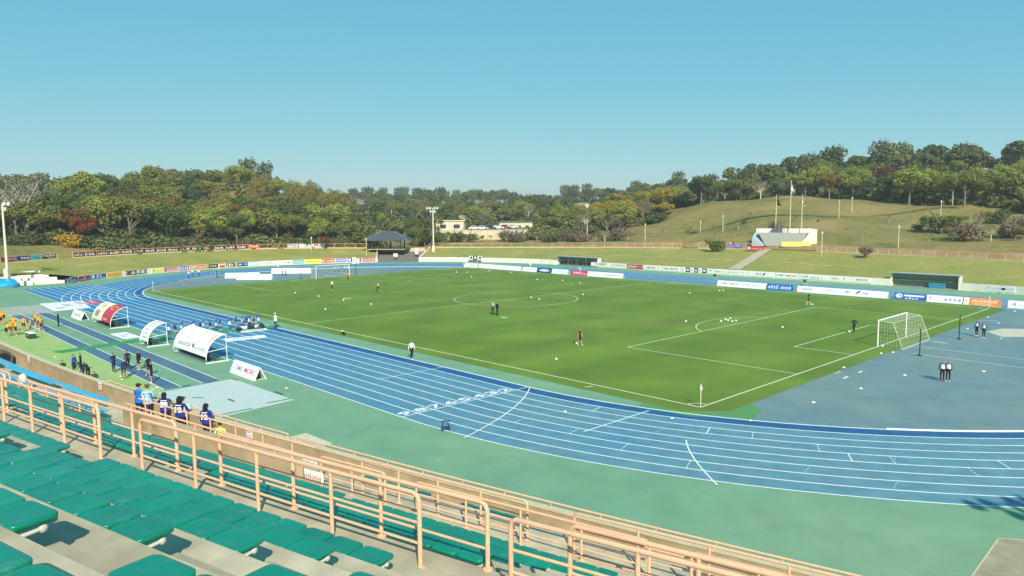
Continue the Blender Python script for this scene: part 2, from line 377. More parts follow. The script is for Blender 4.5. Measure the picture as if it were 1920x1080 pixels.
# runways, strip by the stand, covers
mb = MB(); mb.poly([(-34.5, -66, .003), (23.2, -66, .003), (23.2, -57.3, .003), (-34.5, -57.3, .003)]); struct('side_strip', mb, M_STRIP, 'yellow green strip between the runway and the stand wall')
for y0, y1 in ((-57.2, -56.0), (-54.4, -53.05)):
    mb = MB(); mb.poly([(-35, y0, .006), (22.1, y0, .006), (22.1, y1, .006), (-35, y1, .006)]); rw = struct('jump_runway', mb, M_RUNWAY)
    for y in (y0, y1): gline(-35, y, 22.1, y, .08, .011, rw, 'runway_line')
mb = MB(); mb.poly([(-44.6, -57.5, .007), (-33.6, -57.8, .007), (-33.6, -52.3, .007), (-44.5, -52.1, .007)]); struct('concrete_pad', mb, mat('pad_grey', 'a9ad9d', .9, .08, 1.), 'grey concrete pad at the end of the runways')
mb = MB(); mb.poly([(39.35, -56.3, .004), (42.25, -56.2, .004), (42.2, -54.95, .004), (39.35, -55.05, .004)]); struct('concrete_pad', mb, mat('pad_beige', 'cfc9ab', .9, .06, 1.), 'small beige concrete pad by the stand wall')
a, b, c, d = (71.116, -42.674, 0), (71.983, -41.993, 0), (75.702, -44.712, 0), (71.335, -48.692, 0)
mb = MB(); mb.poly([(a[0], a[1], .004), (d[0], d[1], .004), (c[0], c[1], .004), (b[0], b[1], .004)]); pv = struct('paved_square', mb, M_PAVE, 'brown paved square by the track at the lower right')
gline(a[0], a[1], d[0], d[1], .06, .009, pv, 'edge_line', mat('edge_beige', 'c9c19c', .9, .05, 2.)); gline(a[0], a[1], b[0], b[1], .06, .0095, pv, 'edge_line', MATS['edge_beige'])
# loose white marker strips behind the goal
for (u0, u1) in (((54.078, -14.189, 0), (54.041, -8.235, 0)), ((53.602, -16.676, 0), (54.609, -17.072, 0)), ((53.69, -17.975, 0), (54.62, -17.603, 0)), ((55.641, -19.203, 0), (55.604, -18.217, 0)), ((55.662, -16.308, 0), (55.641, -15.509, 0)), ((52.681, -23.855, 0), (53.148, -23.876, 0)), ((55.127, 2.888, -0), (56.578, 2.671, -0))):
    gline(u0[0], u0[1], u1[0], u1[1], .16, .010, track, 'track_marking')
for (u0, u1) in (((55.658, -4.943, 0), (64.314, -5.303, 0)), ((55.173, -1.037, 0), (63.493, -1.287, 0)), ((53.735, 11.497, 0), (57.584, 11.839, 0)), ((52.739, 20.822, 0), (56.117, 22.304, 0))):
    gline(u0[0], u0[1], u1[0], u1[1], .09, .0105, track, 'track_marking')
for (u0, u1) in (((-84.227, -1.502, 0), (-88.108, 15.467, 0)), ((-74.363, 9.273, 0), (-62.476, 26.161, 0)), ((-80.466, 12.677, 0), (-65.286, 28.197, 0)), ((-65.569, 6.958, 0), (-51.342, 8.654, 0)), ((-59.34, 1.508, -0), (-52.966, 2.12, 0)), ((-59.141, 29.078, 0), (-51.723, 33.399, 0))):
    gline(u0[0], u0[1], u1[0], u1[1], .22, .0108, track, 'track_marking')
mb = MB(); q = [(57.308, 12.988, 0), (57.936, 16.534, -0), (61.291, 18.763, 0), (62.31, 13.239, -0), (59.326, 10.355, 0)]
mb.poly([(p[0], p[1], .009) for p in q][::-1]); struct('sand_cover', mb, mat('cover_beige', 'c9c3a8', .9, .08, 1.5), 'beige cover over a pit behind the right goal')

# ================================================================== PERIMETER WALL AND BANK
LA = 56*R(137)
def perim(s, off=0.):
    """point on the outer wall line, s metres along it, off metres outwards"""
    rad = 56+off
    if s < LA:
        a = R(227)-s/56; return CXL+rad*math.cos(a), rad*math.sin(a)
    if s < LA+80: return CXL+(s-LA), rad
    a = PI/2-(s-LA-80)/56; return CXR+rad*math.cos(a), rad*math.sin(a)
def ptan(s):
    a = Vector(perim(s-.05)); b = Vector(perim(s+.05)); d = (b-a).normalized(); return math.atan2(d.y, d.x)
S_R0, S_R1 = 80.2, 90.9                # opening of the access ramp
SEND = LA+80+56*R(110)
KEY = [(-60, 17, 3.5), (16.30, 17, 3.5), (54.55, 17, 3.5), (63.10, 16, 3.35), (78.95, 16, 2.95), (102.65, 16, 2.95), (114.80, 16.5, 3.12), (126.75, 18, 3.4), (147.50, 25, 3.65), (165.15, 27, 3.85), (181.50, 27, 3.85), (195.50, 25, 3.85), (205.85, 23, 3.82), (214.95, 20, 3.8), (219.05, 19, 3.8), (600, 18, 3.8)]
def foff(s): return float(np.interp(s, [k[0] for k in KEY], [k[1] for k in KEY]))
def fz(s): return float(np.interp(s, [k[0] for k in KEY], [k[2] for k in KEY]))
WH = 1.15
def wall_seg(s0, s1, label, h=WH):
    n = max(2, int(abs(s1-s0)/2)); mb = MB()
    for i in range(n):
        a, b = s0+(s1-s0)*i/n, s0+(s1-s0)*(i+1)/n
        p = [perim(a, 0), perim(b, 0), perim(b, .28), perim(a, .28)]
        mb.hexa([(*q, 0) for q in p]+[(*q, h) for q in p])
    return tag(mb.build('perimeter_wall', M_WHITEC), label, 'wall', 'low white walls around the arena')
SD0, SD1 = 129.8, 142.7                # two recessed shelters in the far wall
SD2, SD3 = 206.3, 216.55
wall_seg(1.2, S_R0, 'low white wall left of the access ramp'); wall_seg(S_R1, SD0, 'low white wall between the ramp and the seated shelter')
wall_seg(SD1, SD2, 'long low white wall between the two wall shelters'); wall_seg(SD3, SEND, 'low white wall right of the empty wall shelter')
# grass bank behind the wall
def bank(s0, s1, n, label):
    mb = MB(); rows = [0, .12, .3, .5, .7, .85, .95, 1.0]; vs = []
    for i in range(n+1):
        s = s0+(s1-s0)*i/n; fo, z1 = foff(s), fz(s)
        for j, t in enumerate(rows):
            i0 = float(np.interp(s, [-7, -1.6, 2.4, 3.6], [15.5, 10, 5.5, .28])); w0 = float(np.interp(s, [-7, -1.6, 2.4, 3.6], [2.6, 2.3, 1.8, WH]))
            x, y = perim(s, i0+(fo-i0)*t)
            z = w0-.06+(z1-w0+.06)*(t**1.05)+ .10*math.sin(s*.21+5*t)*math.sin(PI*t)+.05*math.sin(s*.9+9*t)*math.sin(PI*t)
            vs.append((x, y, z))
    L = len(rows); mb.add(vs, [(i*L+j, i*L+j+1, (i+1)*L+j+1, (i+1)*L+j)[::-1] for i in range(n) for j in range(L-1)], 0, True)
    return struct('grass_bank', mb, M_BANK, label)
bank(-7, S_R0-.4, 110, 'dry lawn bank on the left bend'); bank(S_R1+.4, SEND, 170, 'dry lawn bank along the far side')
# worn earth lines along the bank
M_WORN = mat('worn_turf', 'c7b478', .95, .1, 2.)
for s0, s1, t in ((11.25, 35.65, .52), (S_R1+2, 195.5, .40)):
    mb = MB(); n = 90; vs = []
    for i in range(n+1):
        s = s0+(s1-s0)*i/n; fo, z1 = foff(s), fz(s)
        for q in (0, .022+.01*math.sin(i*1.7)):
            tt = t+q+.012*math.sin(i*.5); x, y = perim(s, .28+(fo-.28)*tt)
            vs.append((x, y, WH-.06+(z1-WH+.06)*(tt**1.05)+.10*math.sin(s*.21+5*tt)*math.sin(PI*tt)+.05*math.sin(s*.9+9*tt)*math.sin(PI*tt)+.05))
    mb.add(vs, [(2*i, 2*i+1, 2*i+3, 2*i+2)[::-1] for i in range(n)]); struct('worn_path', mb, M_WORN)
# concrete ramp crossing the right bank to the flag platform
def bz(s, t): 
    z1 = fz(s); return WH-.06+(z1-WH+.06)*(t**1.05)
mb = MB(); vs = []
sa, sb = 175.75, 168.9
for i in range(9):
    t = i/8; s = sa+(sb-sa)*t
    for q in (0, 2.6):
        x, y = perim(s+q, .3+(foff(s)-.6)*t); vs.append((x, y, bz(s, t)+.16))
mb.add(vs, [(2*i, 2*i+1, 2*i+3, 2*i+2) for i in range(8)]); struct('bank_path', mb, mat('path_concrete', 'bdb28d', .95, .08, 1.), 'pale concrete path climbing the grass bank to the flag platform')

# access ramp
mb = MB()
p0, p1 = perim(S_R0), perim(S_R1); q0, q1 = perim(S_R0, 14), perim(S_R1, 14)
mb.poly([(*p0, .02), (*q0, 2.0), (*q1, 2.0), (*p1, .02)]); struct('access_ramp', mb, M_ASPH, 'grey asphalt ramp leading up through the bank')
for s, nm, t1 in ((S_R0-.3, 'white retaining wall on the left of the ramp', 16), (S_R1+.3, 'peach retaining wall on the right of the ramp', 18)):
    mb = MB(); a = perim(s); b = perim(s, t1); d = Vector((b[0]-a[0], b[1]-a[1], 0)).normalized(); nn = Vector((-d.y, d.x, 0))*.18
    A = Vector((*a, 0)); B = Vector((*b, 0)); zt = fz(s)+.25
    bot = [A-nn, B-nn, B+nn, A+nn]; tp = [A-nn+Vector((0, 0, 1.2)), B-nn+Vector((0, 0, zt)), B+nn+Vector((0, 0, zt)), A+nn+Vector((0, 0, 1.2))]
    mb.hexa(bot+tp); w = tag(mb.build('ramp_wall', M_WHITEC), nm, 'wall')
    mb = MB(); mb.tube([A+Vector((0, 0, 2.0)), B+Vector((0, 0, zt+.95))], .05, 6)
    for k in range(6): p = A.lerp(B, k/5); z0 = 1.2+(zt-1.2)*k/5; mb.tube([p+Vector((0, 0, z0-.1)), p+Vector((0, 0, z0+.8+.15*k/5))], .035, 6)
    mb.build('handrail', M_RAIL, w)
mb = MB(); a = perim(S_R0+.3, 13.8); b = perim(S_R1-.3, 13.8); c = perim(S_R1-.3, 14.2); d = perim(S_R0+.3, 14.2)
mb.hexa([(*p, 1.6) for p in (a, b, c, d)]+[(*p, 3.0) for p in (a, b, c, d)]); tag(mb.build('ramp_end_wall', mat('pink_render', 'e0b79a', .9, .08, 1.)), 'pink rendered wall at the head of the ramp', 'wall')

# ================================================================== TERRAIN
CTRL = [(-43.691, 102.126, 4.4), (-71.71, 149.571, 14.5), (-23.722, 97.07, 7.2), (-54.209, 148.747, 16.6), (-19.618, 127.58, 11.8), (-33.921, 157.32, 17.8), (10.216, 96.986, 6.4), (-0.76, 124.906, 10.8), (-12.834, 155.618, 16.2), (28.093, 95.702, 5.3), (20.537, 121.623, 8.6), (11.303, 153.305, 14.4), (39.136, 105.705, 6.2), (32.849, 135.039, 10), (47.767, 137.69, 10), (35.853, 221.851, 22),
 (-65.128, 222.205, 25), (-24.875, 238.4, 27), (10.846, 237.708, 27), (-89.778, 209.037, 22), (-104.957, 199.517, 18), (-62.249, 352.431, 30), (-150.752, 312.391, 26), (-301.931, 740.733, 30), (-110.694, 804.831, 30),
 (-149.271, -39.242, 5), (-218.411, -28.302, 14), (-317.182, -12.674, 15), (-147.328, -8.134, 6), (-209.626, 10.412, 16), (-305.469, 38.945, 17), (-122.007, 11.763, 4.2), (-151.351, 24.526, 9.5), (-197.202, 44.468, 22), (-252.223, 68.4, 24), (-125.899, 31.42, 5), (-179.064, 59.231, 15.5), (-241.091, 91.676, 18), (-180.015, 78.04, 7), (-265.987, 129.116, 13), (-221.448, -55.459, 12), (-421.015, -42.307, 16), (-586.922, 143.922, 22),
 (-101.183, 52.595, 3), (-166.306, 99.061, 4.4), (-231.428, 145.527, 7), (-288.41, 186.185, 12), (-426.794, 284.925, 21), (-654.722, 447.557, 25), (-82.168, 75.735, 3.2), (-140.376, 130.615, 4.6), (-198.583, 185.496, 7), (-249.515, 233.517, 11), (-373.206, 350.138, 20), (-576.932, 542.22, 24), (-66.266, 93.631, 3.6), (-116.92, 152.945, 6), (-181.861, 228.989, 12), (-311.742, 381.077, 21), (-49.793, 97.784, 4), (-76.52, 133.987, 7), (-112.156, 182.258, 12), (-219.064, 327.07, 22), (-896.21, 1065.473, 26), (-1277.668, 567.018, 26)]
CT = np.array(CTRL)
def terr_raw(x, y):
    d2 = (CT[:, 0]-x)**2+(CT[:, 1]-y)**2+60.
    w = 1/d2**1.6; return float((w*CT[:, 2]).sum()/w.sum())
def perim_dist(x, y):
    if x < CXL: return math.hypot(x-CXL, y)-56
    if x > CXR: return math.hypot(x-CXR, y)-56
    return abs(y)-56
def perim_s(x, y):
    if x < CXL or (x < CXR and y < 0): a = math.atan2(y, x-CXL) % (2*PI); return (R(227)-a)*56
    if x <= CXR: return LA+(x-CXL)
    return LA+80+(PI/2-math.atan2(y, x-CXR))*56
def terr(x, y):
    s = perim_s(x, y); e = perim_dist(x, y)-foff(s)
    k = min(1, max(0, e/14.)); k = k*k*(3-2*k)
    return fz(s)*(1-k)+terr_raw(x, y)*k
mb = MB(); ss = list(np.linspace(-60, SEND+20, 230)); offs = [-.3, 1.5, 4, 8, 12, 16, 22, 28, 35, 43, 52, 62, 75, 90, 110, 135, 165, 200, 250, 320, 420, 600, 900, 1300]
vs = []
for s in ss:
    fo = foff(s)
    for o in offs:
        x, y = perim(s, fo+o); vs.append((x, y, terr(x, y)-(.08 if o < 0 else 0)+(.25*math.sin(x*.11+y*.07)*math.sin(y*.13) if o > 10 else 0)))
L = len(offs); mb.add(vs, [(i*L+j, i*L+j+1, (i+1)*L+j+1, (i+1)*L+j)[::-1] for i in range(len(ss)-1) for j in range(L-1)], 0, True)
struct('hillside_ground', mb, M_HILL, 'olive meadow and woodland ground rising behind the arena')
mb = MB(); mb.poly([(-1700, -1700, -.4), (1700, -1700, -.4), (1700, 1700, -.4), (-1700, 1700, -.4)]); struct('far_ground', mb, M_HILL)

# track along the hillside
def strip(name, pts, w, m, label, n=40, lift=.12):
    P = [Vector(p[:2]) for p in pts]; L = []; 
    for i in range(n+1):
        t = i/n*(len(P)-1); k = min(int(t), len(P)-2); L.append(P[k].lerp(P[k+1], t-k))
    mb = MB(); vs = []
    for i, p in enumerate(L):
        d = (L[min(i+1, n)]-L[max(i-1, 0)]).normalized(); q = Vector((-d.y, d.x))*w/2
        for e in (-1, -.33, .33, 1): r = p+q*e; vs.append((r.x, r.y, terr(r.x, r.y)+lift+.2*math.sin(r.x*.11+r.y*.07)*math.sin(r.y*.13)))
    mb.add(vs, [(4*i+j, 4*i+j+1, 4*i+j+5, 4*i+j+4)[::-1] for i in range(n) for j in range(3)]); return struct(name, mb, m, label)
strip('hill_path', ((-63.105, 110.301, 0), (-43.439, 115.476, 0), (-23.399, 122.353, 0), (-7.105, 126.641, 0), (1.908, 132.336, 0), (9.918, 140.345, 0), (17.76, 148.882, 0)), 1.5, mat('path_shaded_turf', '66632f', .97, .2, 1.), 'dark ledge path crossing the right meadow', lift=.18)

# dry brown grass behind the fence
mb = MB(); vs = []; n = 150; sa, sb = 112.95, SEND-4; oo = (.8, 2., 3.6, 5.4)
for i in range(n+1):
    s = sa+(sb-sa)*i/n
    for j, o in enumerate(oo):
        x, y = perim(s, foff(s)+o+.5*math.sin(i*1.3+j)); vs.append((x, y, terr(x, y)+.10+.18*abs(math.sin(i*2.1+j*1.7))*(0 < j < 3)))
mb.add(vs, [(4*i+j, 4*i+j+1, 4*i+j+5, 4*i+j+4)[::-1] for i in range(n) for j in range(3)], 0, True); struct('dry_grass_strip', mb, mat('dry_reed_grass', '8f7448', .97, .25, 2.2, .6, 'a88c5c', .25), 'strip of tall dry grass behind the far fence')

# ================================================================== GRANDSTAND (curved about one far centre)
XC, YC = -2., 233.7
def PT(r, th, z):
    t = R(th); return (XC+r*math.sin(t), YC-r*math.cos(t), z)
TH0, TH1 = -6., 18.5
def sweep(r0, r1, z0, z1, t0=TH0, t1=TH1, dt=.3):
    """solid bar of rectangular section following the curve of the stand"""
    n = max(1, int(round((t1-t0)/dt))); mb = MB(); vs = []
    for i in range(n+1):
        th = t0+(t1-t0)*i/n; vs += [PT(r0, th, z0), PT(r1, th, z0), PT(r1, th, z1), PT(r0, th, z1)]
    fs = []
    for i in range(n):
        a, b = 4*i, 4*i+4
        for k in range(4): fs.append((a+k, a+(k+1) % 4, b+(k+1) % 4, b+k))
    fs += [(3, 2, 1, 0), (4*n, 4*n+1, 4*n+2, 4*n+3)]
    mb.add(vs, fs); return mb
stand = thing('grandstand', 'curved concrete grandstand with stepped rows in the foreground', 'grandstand', (0, 0, 0))
STEPS = [(299.65, 300.65, 2.4), (300.65, 301.5, 3.0), (301.5, 302.35, 3.55), (302.35, 303.2, 4.1), (303.2, 305.67, 4.6)]
ROWS = []                                               # (rear edge of seat, seat top z, tier)
ROWS += [(303.15, 4.50, 'M'), (302.30, 3.95, 'M'), (301.45, 3.40, 'M'), (304.05, 5.0, 'MB'), (304.95, 5.0, 'MB')]
for k in range(6):
    rr = 310.88-.876*k; z = 7.80-.442*k; STEPS.append((rr-.83, rr+.046, z-.42)); ROWS.append((rr, z, 'L%d' % k))
STEPS.append((310.926, 312.1, 7.75))
for k in range(11):
    rr = 312.98+.93*k; z = 8.63+.464*k; STEPS.append((rr-.88, rr+.05, z-.42))
    if k < 7: ROWS.append((rr, z, 'U%d' % k))
STEPS.append((323.21, 330, 13.3))
STEPS.sort(); pz = 1.6
for r0, r1, z in STEPS:
    sweep(r0, r1, pz-.25, z, dt=.25).build('step', M_CONC, stand); pz = z
sweep(299.4, 299.65, -.1, 3.35, dt=.25).build('front_wall', M_WALLC, stand)
sweep(299.37, 299.68, 3.352, 3.41, dt=.25).build('wall_coping', mat('coping_concrete', 'cdbf9c', .9, .08, 3.), stand)
AIS = [12.03-1.43*j for j in range(-4, 8)]              # aisles: 0.22 degrees wide
BLK = [(a+.22, a+1.43) for a in AIS]
M_STEPD = mat('stair_block_concrete', 'b3a688', .92, .12, 2.5, .2, '9f9378', .5)
for a in AIS:
    if not 8 < a < 17: continue
    for k in range(8):
        rr = 312.98+.93*k; z = 8.63+.464*k-.42
        sweep(rr-.30, rr+.049, z-.02, z+.232, a+.015, a+.205, .1).build('stair_block', M_STEPD, stand)
        if k == 0: sweep(rr-1.3, rr-.881, 7.72, 7.98, a+.015, a+.205, .1).build('stair_block', M_STEPD, stand)
    for k in range(6):
        rr = 310.88-.876*k; z = 7.80-.442*k-.42
        sweep(rr-.30, rr+.045, z-.02, z+.232, a+.015, a+.205, .1).build('stair_block', M_STEPD, stand)
for rr, z, tier in ROWS:                                 # steel bar that carries a row of seats
    if tier[0] == 'M': continue
    for t0, t1 in BLK:
        if 8.5 < t1 and t0 < 16: sweep(rr-.03, rr+.02, z-.16, z-.10, t0+.01, t1-.01, .3).build('mounting_rail', M_STEEL, stand)

# ---- seats
def seat_mesh(name, material, w=.472, d=.365, detail=5):
    mb = MB(); out = []; c = .065
    for cx, cy, a0 in ((w/2-c, d/2-c, 0), (-w/2+c, d/2-c, PI/2), (-w/2+c, -d/2+c, PI), (w/2-c, -d/2+c, 1.5*PI)):
        for k in range(detail):
            a = a0+PI/2*k/(detail-1); out.append((cx+c*math.cos(a), cy+c*math.sin(a)))
    n = len(out)
    def ringv(sc, z, droop=0): return [(x*sc, y*sc, z-droop*max(0, abs(y)/(d/2)-.72)*.05+.012*(abs(x)/(w/2))**2*0) for x, y in out]
    rs = [ringv(.90, -.06), ringv(.985, -.048), ringv(1, -.030), ringv(1, -.012, .35), ringv(.985, -.003, .35), ringv(.955, .0, .25), ringv(.80, -.002), ringv(.45, -.009)]
    vs = [v for g in rs for v in g]; fs = []
    for i in range(len(rs)-1):
        for k in range(n): fs.append((i*n+k, i*n+(k+1) % n, (i+1)*n+(k+1) % n, (i+1)*n+k))
    fs.append(tuple(range((len(rs)-1)*n, len(rs)*n))); fs.append(tuple(range(n))[::-1])
    mb.add(vs, fs, 0, True); return mb
SM = seat_mesh('seat_pan', M_SEAT).mesh('seat_pan', M_SEAT)
bm_ = MB(); bm_.tube([(0, -.16, -.11), (0, .05, -.10)], .018, 8); bm_.sphere((0, -.17, -.11), .038, 8, 6, sc=(.6, 1, 1)); bm_.sphere((0, .06, -.10), .038, 8, 6, sc=(.6, 1, 1)); bm_.box((0, -.15, -.17), (.03, .05, .13))
BRK = bm_.mesh('bracket', mat('bracket_grey', 'c3c6b4', .5, .05, 5.))
lowp = seat_mesh('seat', M_SEAT, detail=2)
def fram(p):
    v = Vector(p)-Vector(CAM); z = v.dot(fw)
    if z < .3: return None
    f = cd.lens/36*1920; return 960+f*v.dot(r2)/z, 540-f*v.dot(u2)/z, z
bl = lambda r: 7.6+(r-301.4)*.42
cand = []; rest = MB(); restb = MB(); NS = 13
for rr, z, tier in ROWS:
    for t0, t1 in BLK:
        NS = 14 if tier[0] in 'LM' else 13
        for k in range(NS):
            th = t0+(t1-t0)*(k+.5)/NS
            if tier[0] == 'M' and (9.3 < th < 11.5 or (th > bl(rr) and th < 9.4) or (tier == 'MB' and th > bl(rr))): continue
            if th < 1 or th > 17: continue
            p = PT(rr-.185, th, z); q = fram(p)
            if q is None: continue
            vis = -60 < q[0] < 1980 and 560 < q[1] < 1130
            last = k in (0, NS-1)
            cand.append((q[2] if vis else 1e6+q[2], p, th, tier, 1 if k == NS-1 else -1 if k == 0 else 0, NS-k, BLK.index((t0, t1))))
cand.sort(key=lambda c: c[0]); nind = 0
nth = ['first', 'second', 'third', 'fourth', 'fifth', 'sixth', 'seventh', 'eighth', 'ninth', 'tenth', 'eleventh', 'twelfth', 'thirteenth', 'fourteenth', 'fifteenth', 'sixteenth', 'seventeenth']
LBL = {'U': '%s seat from the right, %s row above the cross walkway, %s block, green plastic', 'L': '%s seat from the right, %s row below the cross walkway, %s block, green plastic'}
BNM = {3: 'right', 4: 'centre', 5: 'left', 6: 'far left', 2: 'far right'}
for dq, p, th, tier, end, kk, bi in cand:
    blue = tier[0] == 'M' and th < 9.2
    if nind < 300 and dq < 1e6 and not blue and tier[0] != 'M':
        o = link('stadium_seat', SM); o.location = p; o.scale = (.95 if tier[0] == 'L' else 1, 1, 1); o.rotation_euler = (R(random.uniform(-1.2, 1.2)), R(random.uniform(-.8, .8)), R(th+random.uniform(-.6, .6)))
        tag(o, LBL[tier[0]] % (nth[kk-1], nth[int(tier[1:])], BNM.get(bi, 'outer')), 'seat', 'green seats of the grandstand'); nind += 1
        if end: b = link('bracket', BRK, o); b.location = (end*.2, 0, 0)
    elif dq < 1e6 or tier[0] == 'M':
        if dq > 1e6+70: continue
        mbx = restb if blue else rest; a = R(th); ca, sa = math.cos(a), math.sin(a)
        mbx.add([(p[0]+ca*x-sa*y, p[1]+sa*x+ca*y, p[2]+zz) for x, y, zz in lowp.v], lowp.f, 0, False)
tag(rest.build('seat_rows', M_SEAT), 'further green seats in the lower tier of the grandstand', 'seats', None, 'stuff')
tag(restb.build('blue_seat_rows', M_SEATB), 'turquoise seats along the front wall at the left', 'seats', None, 'stuff')

# ---- railings
def railing(label, r, t0, t1, z, h, bars, rt=.034, rb=.022, gap=1.75, name='railing', group='peach railings of the grandstand', m=None, post_r=.032):
    g = thing(name, label, 'railing', PT(r, (t0+t1)/2, z), 0, group); m = m or M_RAIL
    o = Vector(g.location); c = .10; dth = math.degrees(c/r)
    P_ = lambda th, zz: Vector(PT(r, th, z+zz))-o
    path = [P_(t0, 0), P_(t0, h-c), P_(t0+dth*.3, h-c*.3), P_(t0+dth, h)]
    n = max(2, int((t1-t0)*r*PI/180/1.2))
    path += [P_(t0+(t1-t0)*k/n, h) for k in range(1, n)]
    path += [P_(t1-dth, h), P_(t1-dth*.3, h-c*.3), P_(t1, h-c), P_(t1, 0)]
    MB().tube(path, rt, 10).build('top_rail', m, g)
    for bz_ in bars: MB().tube([P_(t0+(t1-t0)*k/n, bz_) for k in range(n+1)], rb, 8).build('bar', m, g)
    k = max(1, int(round((t1-t0)*r*PI/180/gap)))
    for i in range(0, k+1):
        th = t0+(t1-t0)*i/k; mb = MB()
        if 0 < i < k: mb.tube([P_(th, 0), P_(th, h)], post_r, 8)
        mb.tube([P_(th, -.01), P_(th, .016)], .075, 10); mb.build('post' if 0 < i < k else 'base_plate', m, g)
    return g
ob, ib = (.67, .37), (.57, .30)
for t0, t1, d in ((6.2, 8.9, 'far left'), (9.19, 10.33, 'left'), (10.62, 11.76, 'left of centre'), (12.05, 13.34, 'centre'), (13.62, 14.9, 'right'), (15.2, 17.6, 'far right')):
    railing('thick peach railing on the upper edge of the cross walkway, %s section' % d, 311.42, t0, t1, 7.75, 1.09, ob)
for t0, t1, d in ((6.5, 9.26, 'far left'), (9.52, 10.69, 'left'), (10.95, 12.12, 'left of centre'), (12.38, 13.49, 'centre'), (13.73, 14.98, 'right'), (15.3, 17.6, 'far right')):
    railing('peach railing on the field edge of the cross walkway, %s section' % d, 310.93, t0, t1, 7.75, .96, ib, .034, .021)
for t0, t1, d in ((4.2, 5.95, 'far left'), (6.2, 7.55, 'left'), (7.75, 9.25, 'beside the supporters')):
    railing('slim peach railing on the lower walkway, %s section' % d, 305.35, t0, t1, 4.6, .95, (.55, .3), .036, .024, 1.7)
for t0, t1, d in ((11.45, 11.95, 'beside the white notice'), (12.17, 13.44, 'middle'), (13.62, 15.2, 'right')):
    railing('slim peach railing on the lower walkway, %s section' % d, 304.32, t0, t1, 4.6, .89, (.55, .3), .034, .022, 1.5)
for t0, t1, d in ((11.73, 12.81, 'left'), (13.06, 14.6, 'right')):
    railing('slim peach railing along the front edge of the lower walkway, %s section' % d, 304.05, t0, t1, 4.6, 1.0, (.6, .3), .034, .022, 1.5)
for t0, t1 in ((6.75, 9.95), (10.05, 16.5)):
    g = thing('wall_handrail', 'low peach handrail on top of the front wall, %s part' % ('left' if t0 < 9 else 'right'), 'railing', PT(299.52, t0, 3.41), 0, 'peach railings of the grandstand'); o = Vector(g.location)
    n = 40; MB().tube([Vector(PT(299.52, t0+(t1-t0)*k/n, 3.58))-o for k in range(n+1)], .034, 8).build('top_rail', M_RAIL, g)
    n = int((t1-t0)*5.22/1.75)
    for k in range(n+1): th = t0+(t1-t0)*k/n; MB().tube([Vector(PT(299.52, th, 3.40))-o, Vector(PT(299.52, th, 3.58))-o], .022, 6).build('post', M_RAIL, g)
# vomitory parapet with its rails
vm = thing('stair_parapet', 'brown concrete parapet around a stair opening in the lower tier', 'parapet', PT(304.7, 10.4, 4.6)); o = Vector(vm.location)
def shifted(mb): mb.v = [tuple(Vector(v)-o) for v in mb.v]; return mb
shifted(sweep(304.60, 304.85, 4.15, 5.40, 9.42, 11.36, .2)).build('back_wall', M_WALLC, vm)
for rr_, zz, t0, t1 in ((304.72, 5.58, 9.42, 11.33), (303.9, 5.5, 9.3, 11.3)):
    MB().tube([Vector(PT(rr_, t0+(t1-t0)*k/12, zz))-o for k in range(13)], .036, 8).build('top_rail', M_RAIL, vm)
    for k in range(7): th = t0+(t1-t0)*(k+.3)/7; MB().tube([Vector(PT(rr_, th, 5.38 if rr_ > 304.5 else 4.6))-o, Vector(PT(rr_, th, zz))-o], .03, 6).build('post', M_RAIL, vm)
# notices
def notice(name, label, p, rz, w, h, rows, tilt=0):
    g = thing(name, label, 'notice', p, rz)
    MB().box((0, 0, h/2), (w, .02, h)).build('panel', M_WHITE, g)
    mb = MB(); rnd = random.Random(str(label))
    for k in range(rows): glyphs(mb, rnd, 9, -w*.42, h*(.12+.8*k/rows), w*.84, h*.45/rows)
    mb.build('lettering', flat('b4503c'), g); return g
pw = (58.044, -64.623, 5.2); t_ = math.degrees(math.atan2(pw[0]-XC, YC-pw[1]))
notice('notice_board', 'white notice board hung on the railing of the lower walkway', PT(304.42, t_-.03, 5.08), R(t_), .95, .34, 1); notice('notice_board', 'second white notice hung below the first on the lower railing', PT(304.42, t_+.02, 4.68), R(t_), .95, .34, 1)
for th, lb in ((4.313, 'leftmost small white sticker on the front wall'), (6.637, 'small white sticker on the front wall near the squatting group'), (9.476, 'small white paper taped to the wall beside the yellow bib steward')):
    notice('wall_sticker', lb, PT(299.70, th, 3.0), R(th), .42, .42, 2)

# ================================================================== BOARDS ON THE FAR WALL
RND = random.Random(11)
def paint_items(g, items, L, h, y=-.035, fn=None, rnd=RND):
    """items: (kind, colour, x0, x1, z0, z1, text) in fractions of the board"""
    by = {}
    for it in items:
        by.setdefault(it[1], []).append(it)
    for i, (col, its) in enumerate(by.items()):
        mb = MB()
        for kind, _, x0, x1, z0, z1, tx in its:
            X0, X1, Z0, Z1 = -L/2+x0*L, -L/2+x1*L, z0*h, z1*h; yy = y-.004*i
            if kind == 't': text_into(mb, tx, X0, Z0, X1-X0, Z1-Z0, yy, 0, .012)
            elif kind == 'g': glyphs(mb, rnd, tx, X0, Z0, X1-X0, Z1-Z0, yy)
            elif kind == 'r': mb.add([(X0, yy, Z0), (X1, yy, Z0), (X1, yy, Z1), (X0, yy, Z1)], [(0, 1, 2, 3)])
            elif kind == 'e':
                mb.add([((X0+X1)/2+(X1-X0)/2*math.cos(2*PI*k/16), yy, (Z0+Z1)/2+(Z1-Z0)/2*math.sin(2*PI*k/16)) for k in range(16)], [tuple(range(16))])
            elif kind == 's': mb.add([(X0, yy, Z0), (X0+(X1-X0)*.5, yy, Z0), (X1, yy, Z1), (X0+(X1-X0)*.5, yy, Z1)], [(0, 1, 2, 3)])
        if fn: mb.v = [fn(v) for v in mb.v]
        mb.build('lettering', flat(col), g)
